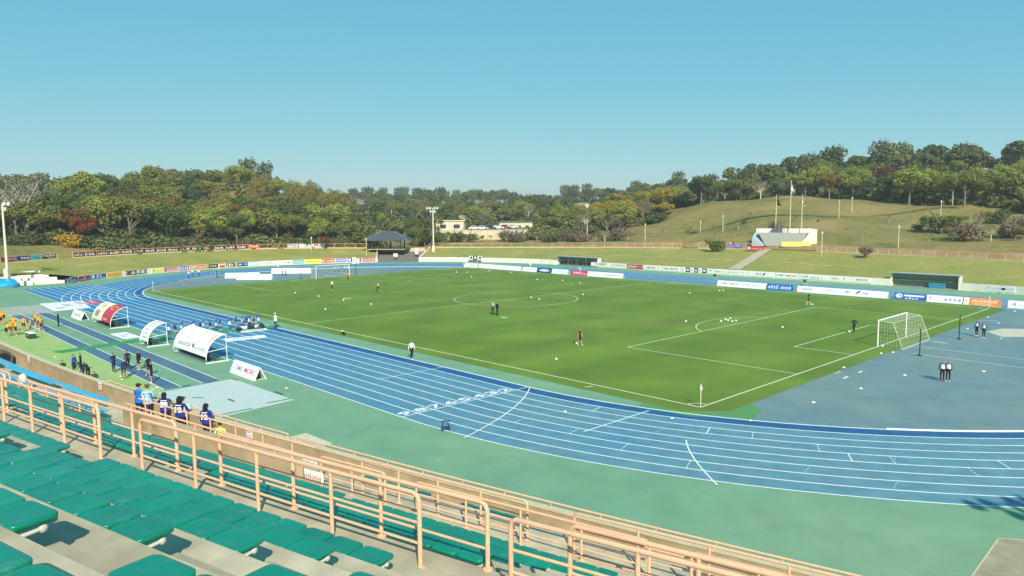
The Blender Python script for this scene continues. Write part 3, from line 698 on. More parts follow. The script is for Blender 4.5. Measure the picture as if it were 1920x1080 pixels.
def wall_board(s0, s1, bg, items, label, h=.92, z0=.2, off=-.05, name='wall_sign', group='advertising boards on the low wall'):
    sm = (s0+s1)/2; x, y = perim(sm, off); L = (s1-s0)-.12
    g = thing(name, label, 'sign', (x, y, z0), ptan(sm), group)
    MB().box((0, 0, h/2), (L, .05, h)).build('panel', flat(bg), g)
    paint_items(g, items, L, h); return g
g_ = lambda c, n, x0=.1, x1=.9, z0=.3, z1=.75: ('g', c, x0, x1, z0, z1, n)
t_ = lambda c, s, x0, x1, z0=.3, z1=.72: ('t', c, x0, x1, z0, z1, s)
WB = [
 (-0.9, 3.25, '2f4486', [g_('f0f0f0', 6, .1, .55, .62, .85), g_('f0f0f0', 7, .15, .9, .3, .52), ('r', 'e8e8f0', .1, .9, .12, .2, 0)], 'navy blue board with white lettering at the left end of the wall'),
 (3.4, 7, '9a2552', [('e', 'f3d8e4', .42, .56, .5, .8, 0), g_('f3d8e4', 6, .12, .9, .16, .36)], 'maroon board with a small pink emblem'),
 (7.1, 11.35, '2a57a4', [('r', 'dfe8f4', .05, .22, .2, .85, 0), g_('dfe8f4', 2, .35, .75, .35, .88), ('r', 'ffffff', .3, .95, .14, .22, 0)], 'royal blue board with two large white characters'),
 (11.5, 15.7, 'f0b63a', [g_('d98f2a', 5, .08, .55), g_('c47b28', 3, .6, .95)], 'plain amber yellow board'),
 (15.8, 23.4, '5a4a44', [('r', 'a33230', 0, .2, 0, 1, 0), ('e', 'f2b9b9', .06, .16, .3, .75, 0), g_('f4f4f0', 4, .3, .98, .2, .88)], 'long dark board with big white characters and a red end'),
 (23.45, 26.55, 'efe08a', [('s', '6b6a40', .05, .2, .15, .8, 0), g_('b5a45a', 5, .3, .95, .3, .55)], 'pale yellow board with a dark arrow'),
 (26.6, 30.2, 'd9a3a8', [('r', 'b8383a', 0, 1, .84, 1, 0), ('r', 'b8383a', 0, .12, 0, .84, 0), g_('c87880', 7, .18, .95)], 'pink board with a red border'),
 (30.3, 33, '7b5fa5', [g_('ffffff', 2, .06, .48, .2, .8), g_('ffffff', 2, .55, .96, .2, .8)], 'violet board with four white characters'),
 (33.15, 34.75, 'c8452e', [('r', 'f4ead8', .05, .95, .62, .8, 0), g_('ffffff', 3, .1, .9, .15, .5)], 'small red board with a cream stripe'),
 (34.8, 37.15, 'e0703a', [g_('f7c8a0', 4, .08, .92, .2, .85)], 'orange board with pale characters'),
 (37.25, 40.2, '27343c', [('r', 'e8c93a', 0, .2, .2, .4, 0), ('r', 'e8c93a', 0, .2, .6, .85, 0), g_('f2f2f2', 3, .3, .9, .35, .7)], 'black board with yellow bars and white marks'),
 (40.45, 41.9, 'd8581f', [('r', 'f3e3cf', .05, .95, .62, .85, 0)], 'deep orange board with a cream band'),
 (42.05, 44.55, '3f4a38', [g_('f5f2ea', 3, .05, .8, .12, .88), ('r', 'd14a3a', .9, 1, 0, 1, 0)], 'dark green board with large white figures'),
 (44.7, 47.6, '234a8c', [g_('f0f4fa', 2, .1, .5), ('r', 'f0f4fa', .7, .92, .45, .6, 0)], 'navy blue board with two white characters'),
 (47.7, 50.65, 'a9d3e0', [('r', 'd8ecf2', .08, .92, .2, .8, 0)], 'pale sky blue board without clear lettering'),
 (50.9, 54.35, 'dfe4e4', [g_('8b9498', 7, .1, .92)], 'off white board with grey lettering'),
 (54.45, 58.3, 'f4ecee', [g_('c04a86', 1, .1, .24, .25, .8), g_('c04a86', 1, .3, .4), ('e', '5a6a90', .46, .52, .4, .58, 0), g_('b83070', 2, .6, .95, .2, .8)], 'white board with magenta characters'),
 (58.6, 61.5, '6fa9b4', [g_('d2e8ec', 6, .1, .92)], 'grey teal board with pale lettering'),
 (61.65, 65.8, 'eedf34', [g_('8a8a2a', 5, .12, .9, .3, .72)], 'bright yellow board with olive characters'),
 (65.95, 69.3, 'cf3a34', [('r', 'f4dcd8', .03, .22, .3, .45, 0), ('r', 'f4dcd8', .03, .22, .58, .72, 0), g_('ffffff', 4, .35, .96)], 'bright red board with white characters'),
 (69.45, 72.25, '8b84c4', [g_('d8d4f2', 5, .1, .92)], 'lavender board with faint lettering'),
 (72.4, 76.05, '53309a', [('r', 'f4eefc', .08, .24, .2, .85, 0), ('e', 'f0dcee', .38, .54, .2, .85, 0), g_('f4eefc', 1, .74, .95, .15, .9)], 'deep purple board with white symbols'),
 (76.2, 79.65, 'cc3f3a', [g_('f6e2de', 6, .06, .96, .28, .74)], 'red board next to the ramp with white characters'),
 (116.1, 128.15, 'f2efe4', [g_('8f8f98', 4, .25, .38, .6, .75), ('r', '9a9aa0', .2, .55, .3, .36, 0), g_('7d7d90', 5, .72, .86, .45, .68)], 'long white board with small grey lettering left of the seated shelter'),
 (140.65, 146.6, 'f1eee4', [('r', '8c3a30', .2, .24, .5, .8, 0), g_('4a4f78', 5, .28, .8, .42, .85), ('r', 'b0a0a0', .1, .6, .2, .24, 0)], 'white board with dark blue characters right of the seated shelter'),
 (146.75, 150.85, 'f1eee4', [('e', '9aa4b8', .02, .16, .4, .75, 0), t_('6f7488', 'OKADA', .22, .97, .35, .78)], 'white board with the grey word OKADA'),
 (151, 155.45, 'b84038', [g_('fbe9e4', 6, .05, .62, .25, .8), g_('e2a49c', 4, .66, .97, .3, .7)], 'red board with slanted white lettering on the far wall'),
 (155.7, 160.05, 'f3f0e6', [g_('565a66', 5, .12, .75), ('e', '9a9aa4', .82, .92, .35, .68, 0)], 'white board with grey kana lettering'),
 (160.2, 164.85, 'f3f1ea', [t_('6d8c88', 'DMG', .08, .42), t_('c2485a', 'MORI', .5, .93)], 'white board with grey and red capitals left of the chequered signs'),
 (165.1, 166.1, 'efece2', [g_('8a94a4', 1, .3, .7)], 'first small white square of the chequered signs'),
 (166.3, 167.3, '2c2f33', [('e', 'f0f0ea', .18, .82, .2, .75, 0)], 'first small black square of the chequered signs'),
 (167.45, 168.2, 'efece2', [g_('8a94a4', 1, .3, .7)], 'second small white square of the chequered signs'),
 (168.3, 169.2, '2c2f33', [('e', 'f0f0ea', .18, .82, .3, .7, 0), ('r', 'e8e8e4', .3, .7, .2, .5, 0)], 'second small black square of the chequered signs'),
 (169.3, 170.15, 'efece2', [g_('8a94a4', 1, .3, .7)], 'third small white square of the chequered signs'),
 (170.2, 171.2, '2c2f33', [('e', 'f0f0ea', .15, .85, .25, .8, 0)], 'third small black square of the chequered signs'),
 (171.3, 180, 'f2f0e8', [t_('3d5fa8', 'JFL', .03, .14, .4, .8), t_('5c6684', '日本フットボールリーグ', .2, .94, .3, .68)], 'long white board with blue Japanese lettering'),
 (180.2, 185.65, 'f1efe6', [t_('5a6486', 'ANA', .28, .54, .35, .72), ('s', '33415e', .56, .7, .3, .78, 0)], 'white board with three blue grey capitals and a slash'),
 (185.9, 190.25, 'f3f1ea', [t_('7d948f', 'DMG', .06, .44, .35, .72), t_('c05064', 'MORI', .5, .95, .32, .7)], 'white board with grey and red capitals in the middle of the far wall'),
 (190.4, 194.6, 'f2efe6', [g_('7d8078', 6, .08, .45, .4, .75), g_('8f9296', 6, .52, .95, .3, .6), ('r', '9fa39c', .05, .98, .08, .13, 0)], 'white board with two groups of grey lettering'),
 (194.65, 199.85, 'efede2', [('e', 'c9c2ba', .3, .62, .3, .7, 0), ('s', 'a8a8b8', .72, .8, .25, .8, 0)], 'off white board with a faint winged emblem'),
 (199.9, 203.3, 'f1eee6', [('e', 'c9a8a0', .2, .5, .35, .75, 0), g_('b98a84', 4, .42, .8, .4, .72)], 'white board with a faint red swoosh'),
 (220.25, 224.4, 'e6e8ea', [('e', 'b9c0cc', .06, .14, .3, .8, 0), g_('c6ccd6', 9, .2, .95, .35, .7)], 'pale grey board right of the empty shelter'),
]
for w in WB: wall_board(*w)

# ---- shelters let into the wall
def wall_shelter(s0, s1, label, seats, h=2.05):
    sm = (s0+s1)/2; x, y = perim(sm); L = s1-s0; g = thing('wall_shelter', label, 'shelter', (x, y, 0), ptan(sm)); md = mat('shelter_grey', '8d968c', .9, .06, 1.)
    MB().box((0, 1.1, h/2), (L, .15, h)).build('back_wall', md, g)
    for s in (-1, 1):
        mb = MB(); mb.hexa([(s*L/2-.12, -.1, 0), (s*L/2+.12, -.1, 0), (s*L/2+.12, 1.02, 0), (s*L/2-.12, 1.02, 0), (s*L/2-.12, -.1 if s > 0 else .5, h), (s*L/2+.12, -.1 if s > 0 else .5, h), (s*L/2+.12, 1.02, h), (s*L/2-.12, 1.02, h)]); mb.build('side_wall', M_WHITEC, g)
    MB().box((0, .45, h+.07), (L+.4, 1.5, .12)).build('roof_slab', mat('slab_grey', 'a7aca8', .85, .05, 1.), g)
    MB().box((0, .5, .03), (L-.3, 1.0, .06)).build('floor', md, g)
    if seats:
        sm_ = MB(); sm_.box((0, 0, .42), (.5, .45, .08)); sm_.box((0, .2, .72), (.5, .08, .6)); sm_.box((0, 0, .2), (.08, .3, .4)); me = sm_.mesh('bench_seat', flat('3c464a'))
        for k in range(10): o = link('bench_seat', me, g); o.location = (-L/2+.9+k*(L-1.8)/9, 0.7, .06)
        for k in range(5): MB().tube([(-L/2+1+k*(L-2)/4, .05, 0), (-L/2+1+k*(L-2)/4, .05, h)], .04, 6).build('column', M_STEEL, g)
    return g
wall_shelter(SD0, SD1, 'dark wall shelter with a row of bench seats in the far wall', True)
wall_shelter(SD2, SD3, 'empty grey wall shelter with a blue box inside', False, 2.2)
x, y = perim(213.3, .45); g = thing('storage_box', 'blue storage box inside the empty wall shelter', 'box', (x, y, .06), ptan(213.3))
mb = MB(); mb.hexa([(-1.1, -.4, 0), (1.1, -.4, 0), (1.1, .4, 0), (-1.1, .4, 0), (-1.2, -.45, .75), (1.2, -.45, .75), (1.2, .45, .75), (-1.2, .45, .75)]); mb.build('body', flat('2f8fb0'), g); MB().box((0, 0, .79), (2.45, .95, .07)).build('lid', flat('3b9ec0'), g)

# ---- A-frame boards
def aframe(name, label, x0, x1, y, h, d, bg, items, group=None, rz=0, end='20242a'):
    L = abs(x1-x0)-.06; g = thing(name, label, 'sign', ((x0+x1)/2, y, 0), rz, group); th = .03
    for s in (-1, 1):
        mb = MB(); n = Vector((0, s*h, d/2)).normalized()*th
        a = [Vector((-L/2, s*d/2, 0)), Vector((L/2, s*d/2, 0)), Vector((L/2, s*.02, h)), Vector((-L/2, s*.02, h))]
        mb.hexa(a+[p+n for p in a]); mb.build('front_panel' if s < 0 else 'back_panel', flat(bg), g)
    for s in (-1, 1):
        mb = MB(); xx = s*(L/2-.03)
        for k in (-1, 1): mb.tube([(xx, k*(d/2-.02), 0), (xx, 0, h-.03)], .022, 5)
        mb.tube([(xx, -d/2+.02, .06), (xx, d/2-.02, .06)], .02, 5); mb.build('frame', M_WHITE, g)
    mb = MB()
    nn = Vector((0, -h, d/2)).normalized()*(th+.008)
    paint_items(g, items, L, h, 0, fn=lambda v: (v[0], -d/2+(d/2-.02)*(v[2]/h)+nn.y+v[1]*.6, v[2]+nn.z))
    return g
BY = 36.95
BL = [
 (-55.55, -50.75, 'f1f2f2', [g_('8f98a8', 4, .35, .8, .4, .7)], 'white A-frame board at the left end of the far touchline'),
 (-50.375, -36.4, 'f3f3f3', [g_('a9afba', 3, .08, .26, .4, .68), ('e', 'd9c9c4', .36, .42, .4, .7, 0), g_('b9bcc4', 6, .66, .96, .4, .68)], 'very long white A-frame board with faint emblems'),
 (-35.9, -31.525, 'eef2f4', [g_('8798a8', 7, .34, .88, .42, .6)], 'white A-frame board with one grey word left of the navy board'),
 (-31.475, -27.3, '1f3f63', [('e', 'e6f1f8', .14, .88, .25, .78, 0), g_('4f86b4', 4, .25, .8, .4, .62)], 'navy A-frame board with a pale oval'),
 (-27.15, -22.675, 'f0f4f6', [t_('6fa3b4', 'UTAI', .3, .75, .3, .72)], 'white A-frame board with teal capitals'),
 (-21.8, -17.525, 'd02a5c', [t_('ffffff', 'ひめぎん', .12, .78, .25, .8), ('r', 'f6c6d6', .8, .94, .3, .5, 0)], 'crimson A-frame board with white rounded letters'),
 (-17.45, -8.6, 'f3f4f4', [('s', 'b9a2a8', .12, .16, .4, .72, 0), g_('a5b4b8', 5, .19, .35, .42, .68), t_('8a9a98', 'DMG', .52, .69, .36, .62), t_('b65a70', 'MORI', .72, .93, .36, .62)], 'white A-frame board right of the crimson board'),
 (11.625, 20.575, 'f3f4f4', [t_('7c928e', 'DMG', .08, .24, .38, .7), t_('c04860', 'MORI', .27, .45, .38, .7), ('s', 'a0a0a8', .62, .67, .35, .7, 0), g_('b4b9bc', 5, .7, .88, .4, .66)], 'white A-frame board with grey and red capitals before the blue board'),
 (20.625, 25.075, '2766b4', [g_('e8f2fb', 4, .05, .47, .25, .8), g_('e8f2fb', 4, .53, .95, .25, .8)], 'bright blue A-frame board with white lettering'),
 (25.75, 39.25, 'f4f4f4', [g_('8e929c', 6, .05, .2, .4, .7), g_('a8abb4', 6, .3, .47, .45, .65), ('e', 'b4b8bc', .54, .6, .35, .75, 0), ('s', '53677c', .66, .72, .4, .85, 0), t_('5b7284', 'WEB', .73, .8, .35, .62)], 'longest white A-frame board with a striped emblem'),
 (40.05, 44.225, '3468a8', [('e', 'e8eef4', .05, .28, .25, .9, 0), ('e', '9fae8c', .16, .26, .4, .75, 0), ('r', 'eef2f6', .32, .95, .55, .78, 0), g_('e4ecf4', 4, .36, .8, .15, .42)], 'blue A-frame board with a white disc'),
 (44.3, 48.775, 'f3f3f1', [('r', '8b8f98', .05, .17, .68, .76, 0), ('r', '9aa0a8', .09, .12, .3, .66, 0), g_('a4a8ae', 5, .2, .45, .42, .56), g_('8a8aa0', 4, .5, .98, .3, .68)], 'white A-frame board with grey characters left of the orange board'),
 (48.8, 49.6, 'f1e6da', [('r', 'd98a50', 0, .1, 0, 1, 0), ('e', 'c0b4b0', .3, .7, .4, .7, 0)], 'narrow white A-frame board with orange edges'),
 (49.625, 53.075, 'ee8a38', [g_('fbe3c8', 11, .04, .92, .42, .82), ('r', 'f6b878', .06, .8, .18, .28, 0)], 'orange A-frame board near the far right corner flag'),
 (53.925, 58.75, 'f2f4f6', [t_('3f77a8', 'A', .1, .2, .25, .8), g_('c6ccd2', 5, .3, .6, .35, .6)], 'white A-frame board with a blue letter beyond the corner'),
]
for x0, x1, bg_, it, lb in BL: aframe('touchline_board', lb, x0, x1, BY, .92, .7, bg_, it, 'advertising boards along the far touchline')
aframe('touchline_board', 'white A-frame board with grey and red capitals beside the large dugout', 19.75, 24.4, -50.87, .98, .95, 'f4f4f2', [t_('5fa694', 'DMG', .17, .45, .33, .72), t_('cf4862', 'MORI', .52, .88, .33, .72)], 'A-frame boards by the dugouts')
aframe('touchline_board', 'smaller white A-frame board left of the red and white dugout', -26.6, -22.0, -51.6, .98, .95, 'f4f4f2', [t_('9aa0a2', 'DMG', .2, .45, .35, .66), t_('c9747c', 'MORI', .5, .8, .35, .66)], 'A-frame boards by the dugouts')
p = (-65.831, -12.712, 0); aframe('touchline_board', 'white A-frame board behind the left goal, nearest the bend', p[0]-3.4, p[0]+3.4, p[1], 1.0, .9, 'f5f5f5', [g_('c4c4c8', 6, .3, .7, .4, .6)], 'A-frame boards by the left goal', R(50))
p = (-60.45, -12.608, 0); aframe('touchline_board', 'white A-frame board just behind the left goal line', p[0]-3.4, p[0]+3.4, p[1], 1.0, .9, 'f5f5f5', [g_('c4c4c8', 6, .3, .7, .4, .6)], 'A-frame boards by the left goal', R(50))
p = (-68.668, -0.517, 0); aframe('touchline_board', 'long white board being carried behind the left goal', p[0]-4.6, p[0]+3.9, p[1], 1.1, .8, 'f5f5f5', [g_('d4d4d8', 3, .1, .3, .4, .6)], 'A-frame boards by the left goal', R(46))

# ---- sheets lying on the ground
def sheet(name, label, pts, col, z, items=None, group=None):
    c = Vector((sum(p[0] for p in pts)/4, sum(p[1] for p in pts)/4, z)); g = thing(name, label, 'sheet', c, 0, group)
    q = [Vector((p[0], p[1], z))-c for p in pts]; mb = MB(); mb.hexa([*q, *[v+Vector((0, 0, .03)) for v in q]]); mb.build('panel', flat(col), g)
    if items:
        mb = MB(); L = (q[1]-q[0]).length; D = (q[3]-q[0]).length; ex = (q[1]-q[0]).normalized(); ey = (q[3]-q[0]).normalized()
        by = {}
        for col_, n, x0, x1, z0, z1 in items: by.setdefault(col_, []).append((n, x0, x1, z0, z1))
        for col_, its in by.items():
            mb = MB()
            for n, x0, x1, z0, z1 in its: glyphs(mb, RND, n, x0*L, z0*D, (x1-x0)*L, (z1-z0)*D)
            mb.v = [tuple(q[0]+ex*v[0]+ey*v[2]+Vector((0, 0, .034-v[1]*.05))) for v in mb.v]; mb.build('lettering', flat(col_), g)
    return g
sheet('sponsor_mat', 'white printed mat on the ground between the first two dugouts', [(-8.3, -52.6), (-3.7, -52.45), (-3.9, -50.8), (-8.5, -50.95)], 'f2f4f0', .012, [('9fb0a8', 3, .3, .5, .55, .8), ('b9a8a8', 6, .3, .75, .2, .45)])
sheet('sponsor_mat', 'pile of white printed boards lying flat across the track', [(-45.7, -51.8), (-34.6, -52.2), (-35.2, -47.7), (-45.4, -46.4)], 'f1f3f0', .016, [('b05a50', 4, .1, .5, .75, .92), ('8fa49c', 3, .3, .6, .4, .6), ('c87878', 2, .6, .8, .15, .35)])
sheet('sponsor_mat', 'red and white board lying beyond the white pile on the track', [(-44.8, -46.2), (-39.8, -46.5), (-39.4, -45.2), (-44.6, -44.9)], 'd0565e', .016, [('f2f2f0', 5, .1, .8, .3, .7)])
sheet('pit_cover', 'pale grey cover over the sand pit by the stand', [(23.0, -58.0), (32.6, -58.4), (31.7, -51.95), (22.4, -52.2)], 'c4cfc4', .005)
for i, (a, b) in enumerate((((22.226, -55.384, 0), (22.236, -55.968, 0)), ((22.153, -54.119, 0), (21.818, -53.068, 0)), ((22.35, -52.287, 0), (23.246, -52.167, 0)), ((28.645, -51.796, 0), (29.791, -51.753, 0)), ((31.385, -51.958, 0), (31.359, -53.686, 0)), ((26.26, -56.693, 0), (26.748, -56.146, 0)), ((28.367, -55.056, 0), (29.369, -55.071, 0)), ((32.037, -57.073, -0), (31.955, -54.998, 0)))):
    gline(a[0], a[1], b[0], b[1], .16, .05, track, 'track_marking', flat('4c6a60'))
sheet('turf_walkway', 'dark green artificial turf strip across the runways', [(-1.1, -59.4), (.4, -59.0), (-.9, -51.7), (-2.5, -51.5)], '3f9447', .013)
sheet('turf_walkway', 'green artificial turf strip crossing the track in front of the ball crew', [(-3.2, -49.4), (-1.8, -49.4), (.4, -37.2), (-1.1, -37.2)], '35984c', .019)
q_ = [(5.448, -45.682, 0), (5.977, -41.662, 0), (4.371, -41.138, 0), (3.642, -45.264, -0)]; sheet('sponsor_mat', 'long white printed strip lying across the track right of the large dugout', [q_[0], q_[1], q_[2], q_[3]], 'f2f2f0', .019, [('b9a8a8', 5, .2, .7, .3, .7)])
q_ = [(1.191, -42.29, 0), (1.381, -39.361, 0), (-0.472, -38.796, 0), (-0.494, -41.675, 0)]; sheet('sponsor_mat', 'white printed boards lying on the track by the kit bags', [q_[0], q_[1], q_[2], q_[3]], 'e8e8e4', .019, [('a8a49c', 6, .1, .9, .2, .8)])

# ---- dugouts
def dugout(label, x0, x1, y0, y1, h, panels, name='dugout'):
    L = x1-x0; D = y1-y0; g = thing(name, label, 'dugout', ((x0+x1)/2, (y0+y1)/2, 0), 0, 'curved bench shelters beside the track')
    prof = []                                             # curved back and roof, opening towards the pitch
    for k in range(13):
        a = PI-(PI*.60)*k/12; prof.append((-D/2+.15+(D*.78)*(1+math.cos(a))*.78, .25+(h-.25)*math.sin(min(a, PI-a) if k < 99 else a)))
    prof = [(-D/2+.12+(D-.25)*(1-math.cos(k/12*PI*.5))**1.0*.98, .28+(h-.28)*math.sin(k/12*PI*.5)) for k in range(13)]
    xs = -L/2+.08
    for w, col, items in panels:
        wl = w*(L-.16); mb = MB(); vs = []
        for (yy, zz) in prof[1:]: vs += [(xs, yy, zz), (xs+wl, yy, zz)]
        n = len(prof)-1; vs2 = [(a, b+.02, c-.02) for a, b, c in vs]
        fs = [(2*k, 2*k+1, 2*k+3, 2*k+2)[::-1] for k in range(n-1)]
        mb.add(vs, fs, 0, True); mb.add(vs2, [f[::-1] for f in fs], 0, True)
        mb.build('cover_panel', flat(col, .5), g)
        if items:
            by = {}
            for it in items: by.setdefault(it[1], []).append(it)
            for i, (c_, its) in enumerate(by.items()):
                mb = MB()
                for kind, _, a0, a1, t0, t1, tx in its:
                    sub = MB(); w0, w1 = xs+a0*wl, xs+a1*wl
                    if kind == 't': text_into(sub, tx, w0, t0, w1-w0, t1-t0, 0)
                    elif kind == 'g': glyphs(sub, RND, tx, w0, t0, w1-w0, t1-t0, 0)
                    elif kind == 'e': sub.add([((w0+w1)/2+(w1-w0)/2*math.cos(2*PI*k/14), 0, (t0+t1)/2+(t1-t0)/2*math.sin(2*PI*k/14)) for k in range(14)], [tuple(range(14))])
                    else:
                        m_ = 5
                        for q in range(m_): 
                            ta, tb = t0+(t1-t0)*q/m_, t0+(t1-t0)*(q+1)/m_; sub.add([(w0, 0, ta), (w1, 0, ta), (w1, 0, tb), (w0, 0, tb)], [(0, 1, 2, 3)])
                    def wrap(v):
                        t = max(0, min(.999, v[2]))*(n-1); k = int(t); f = t-k; A = Vector((0, *prof[1:][k])); B = Vector((0, *prof[1:][min(k+1, n-1)])); p = A.lerp(B, f); tn = (B-A).normalized(); nn = Vector((0, -tn.z, tn.y)); p = p+nn*(.012+.006*i); return (v[0], p.y, p.z)
                    sub.v = [wrap(v) for v in sub.v]; mb.add(sub.v, sub.f)
                mb.build('lettering', flat(c_), g)
        xs += wl
    for s in (-1, 1):
        xx = s*(L/2-.06); MB().tube([(xx, *p) for p in prof], .035, 6).build('rib', M_WHITE, g)
        MB().tube([(xx, D/2-.16, .1), (xx, prof[-1][0]-.02, h)], .032, 6).build('front_post', M_WHITE, g)
        MB().tube([(xx, -D/2+.2, h*.42), (xx, D/2-.17, h*.5)], .028, 6).build('side_rail', M_WHITE, g)
        MB().box((s*(L/2-.06), 0, .06), (.16, D, .12)).build('base_beam', flat('cfd8cc'), g)
    MB().box((0, -D/2+.06, .05), (L, .12, .10)).build('base_beam', flat('7d8f80'), g)
    MB().box((0, 0, .02), (L-.4, D-.3, .03)).build('floor', flat('5c7568'), g)
    ns = max(3, int(L/.6)); sm_ = MB(); sm_.box((0, 0, .4), (.44, .42, .06)); sm_.box((0, -.2, .68), (.44, .06, .5)); sm_.box((0, 0, .2), (.06, .3, .36)); me = sm_.mesh('bench_seat', flat('4d5a60'))
    for k in range(ns): o = link('bench_seat', me, g); o.location = (-L/2+.45+k*(L-.9)/(ns-1), -.2, .03)
    return g
dugout('dugout with a red and cream curved cover', -19.7, -12.4, -51.5, -49.35, 2.3, [(.5, 'eee6d0', [('r', 'b9b394', .12, .6, .12, .42, 0), ('r', '8d8f78', .25, .5, .17, .36, 0), ('e', 'd8c48a', .2, .75, .55, .75, 0)]), (.5, 'c43c4a', [('e', 'e8963c', .15, .85, .55, .82, 0), ('g', 'f2e6e2', .15, .6, .08, .16, 4)])])
dugout('narrow white dugout between the two larger ones', .6, 3.0, -52.4, -50.3, 2.2, [(1, 'f2f2ee', [('g', '9a9a9c', .18, .85, .1+.15*k, .16+.15*k, 5) for k in range(6)])])
dugout('large white dugout with a printed curved cover', 7.3, 15.1, -51.5, -49.4, 2.35, [(1, 'f4f4f2', [('g', '8d979c', .1, .5, .14, .26, 6), ('s', '55606a', .55, .6, .16, .28, 0), ('g', 'b9bfc2', .62, .95, .14, .24, 6), ('g', 'd2d6d8', .25, .45, .55, .66, 4), ('r', 'd9b45c', .93, .955, .42, .8, 0)])])

# ---- goals
def goal(label, x, sgn):
    g = thing('football_goal', label, 'goal', (x, 0, .012), 0 if sgn > 0 else PI, 'football goals'); w, h, d = 3.72, 2.44, 2.2
    for s in (-1, 1): MB().tube([(0, s*w, 0), (0, s*w, h)], .06, 10).build('post', M_WHITE, g)
    MB().tube([(0, -w-.06, h+.03), (0, w+.06, h+.03)], .06, 10).build('crossbar', M_WHITE, g)
    for s in (-1, 1): MB().tube([(0, s*w, h), (1.2, s*w, h-.08), (1.3, s*w, h-.15), (d, s*w, 0)], .024, 6).build('net_support', mat('support_pale', 'd9dcc8', .6, .05, 3.), g)
    MB().tube([(1.25, -w, h-.1), (1.25, w, h-.1)], .018, 6).build('net_support', MATS['support_pale'], g); MB().tube([(d, -w, .03), (d, w, .03)], .022, 6).build('net_support', MATS['support_pale'], g)
    mb = MB(); r_ = .0065; st = .26; col = mat('net_cord', 'e6ead6', .8, .05, 3.)
    prof = [(0, h), (1.25, h-.1), (d, 0)]
    def along(t):
        return (1.25*t*2, h-.1*t*2) if t < .5 else (1.25+(d-1.25)*(t-.5)*2, (h-.1)*(1-(t-.5)*2))
    n = int(2*w/st)
    for k in range(n+1): yy = -w+2*w*k/n; mb.tube([(a, yy, b) for a, b in prof], r_, 3, cap=False)
    for k in range(13): a, b = along(k/12); mb.tube([(a, -w, b), (a, w, b)], r_, 3, cap=False)
    for s in (-1, 1):
        for k in range(1, 8): zz = h*k/8; xm = 1.25+(d-1.25)*(1-zz/(h-.1)) if zz < h-.1 else 1.25; mb.tube([(0, s*w, zz), (xm, s*w, zz)], r_, 3, cap=False)
        for k in range(1, 8): xx = d*k/8; zt = h-.08 if xx < 1.25 else (h-.1)*(1-(xx-1.25)/(d-1.25)); mb.tube([(xx, s*w, 0), (xx, s*w, zt)], r_, 3, cap=False)
    mb.build('net', col, g)
    return g
goal('white football goal with a net at the right end of the pitch', 52.5, 1); goal('white football goal at the far left end of the pitch', -52.5, -1)
for nm, p, hh in (('near right', (56.704, -5.634, 0), 2.4), ('far right', (56.624, 6.014, 0), 2.4), ('near left', (-55.806, -5.293, 0), 2.4), ('far left', (-56.445, 7.627, 0), 2.4)):
    g = thing('net_pole', 'thin dark pole holding the net behind the goal, %s one' % nm, 'pole', (p[0], p[1], 0), 0, 'poles behind the goals'); MB().tube([(0, 0, 0), (0, 0, hh)], .045, 8).build('pole', flat('1f2f38'), g); MB().box((0, 0, .04), (.35, .35, .07)).build('base', M_DARK, g)
for nm, x, y in (('nearest, at the front corner', 52.5, -34), ('far right', 52.5, 34), ('near left, beside the track bend', -52.5, -34), ('far left', -52.5, 34)):
    g = thing('corner_flag', 'white corner flag, %s' % nm, 'flag', (x, y, .012), 0, 'corner flags'); MB().tube([(0, 0, 0), (0, 0, 1.55)], .028, 8).build('pole', flat('e9dfc0'), g)
    mb = MB(); mb.add([(0, 0, 1.55), (.03, .02, 1.5), (.10, .03, 1.35), (.09, .06, 1.15), (.02, .03, 1.08), (-.05, -.03, 1.2), (-.04, -.02, 1.45)], [(0, 1, 2, 3, 4, 5, 6)]); mb.add([(0, .01, 1.55), (.12, -.03, 1.4), (.10, -.05, 1.1), (0, .02, 1.1)], [(0, 1, 2, 3), (3, 2, 1, 0)]); mb.build('flag', M_WHITE, g)

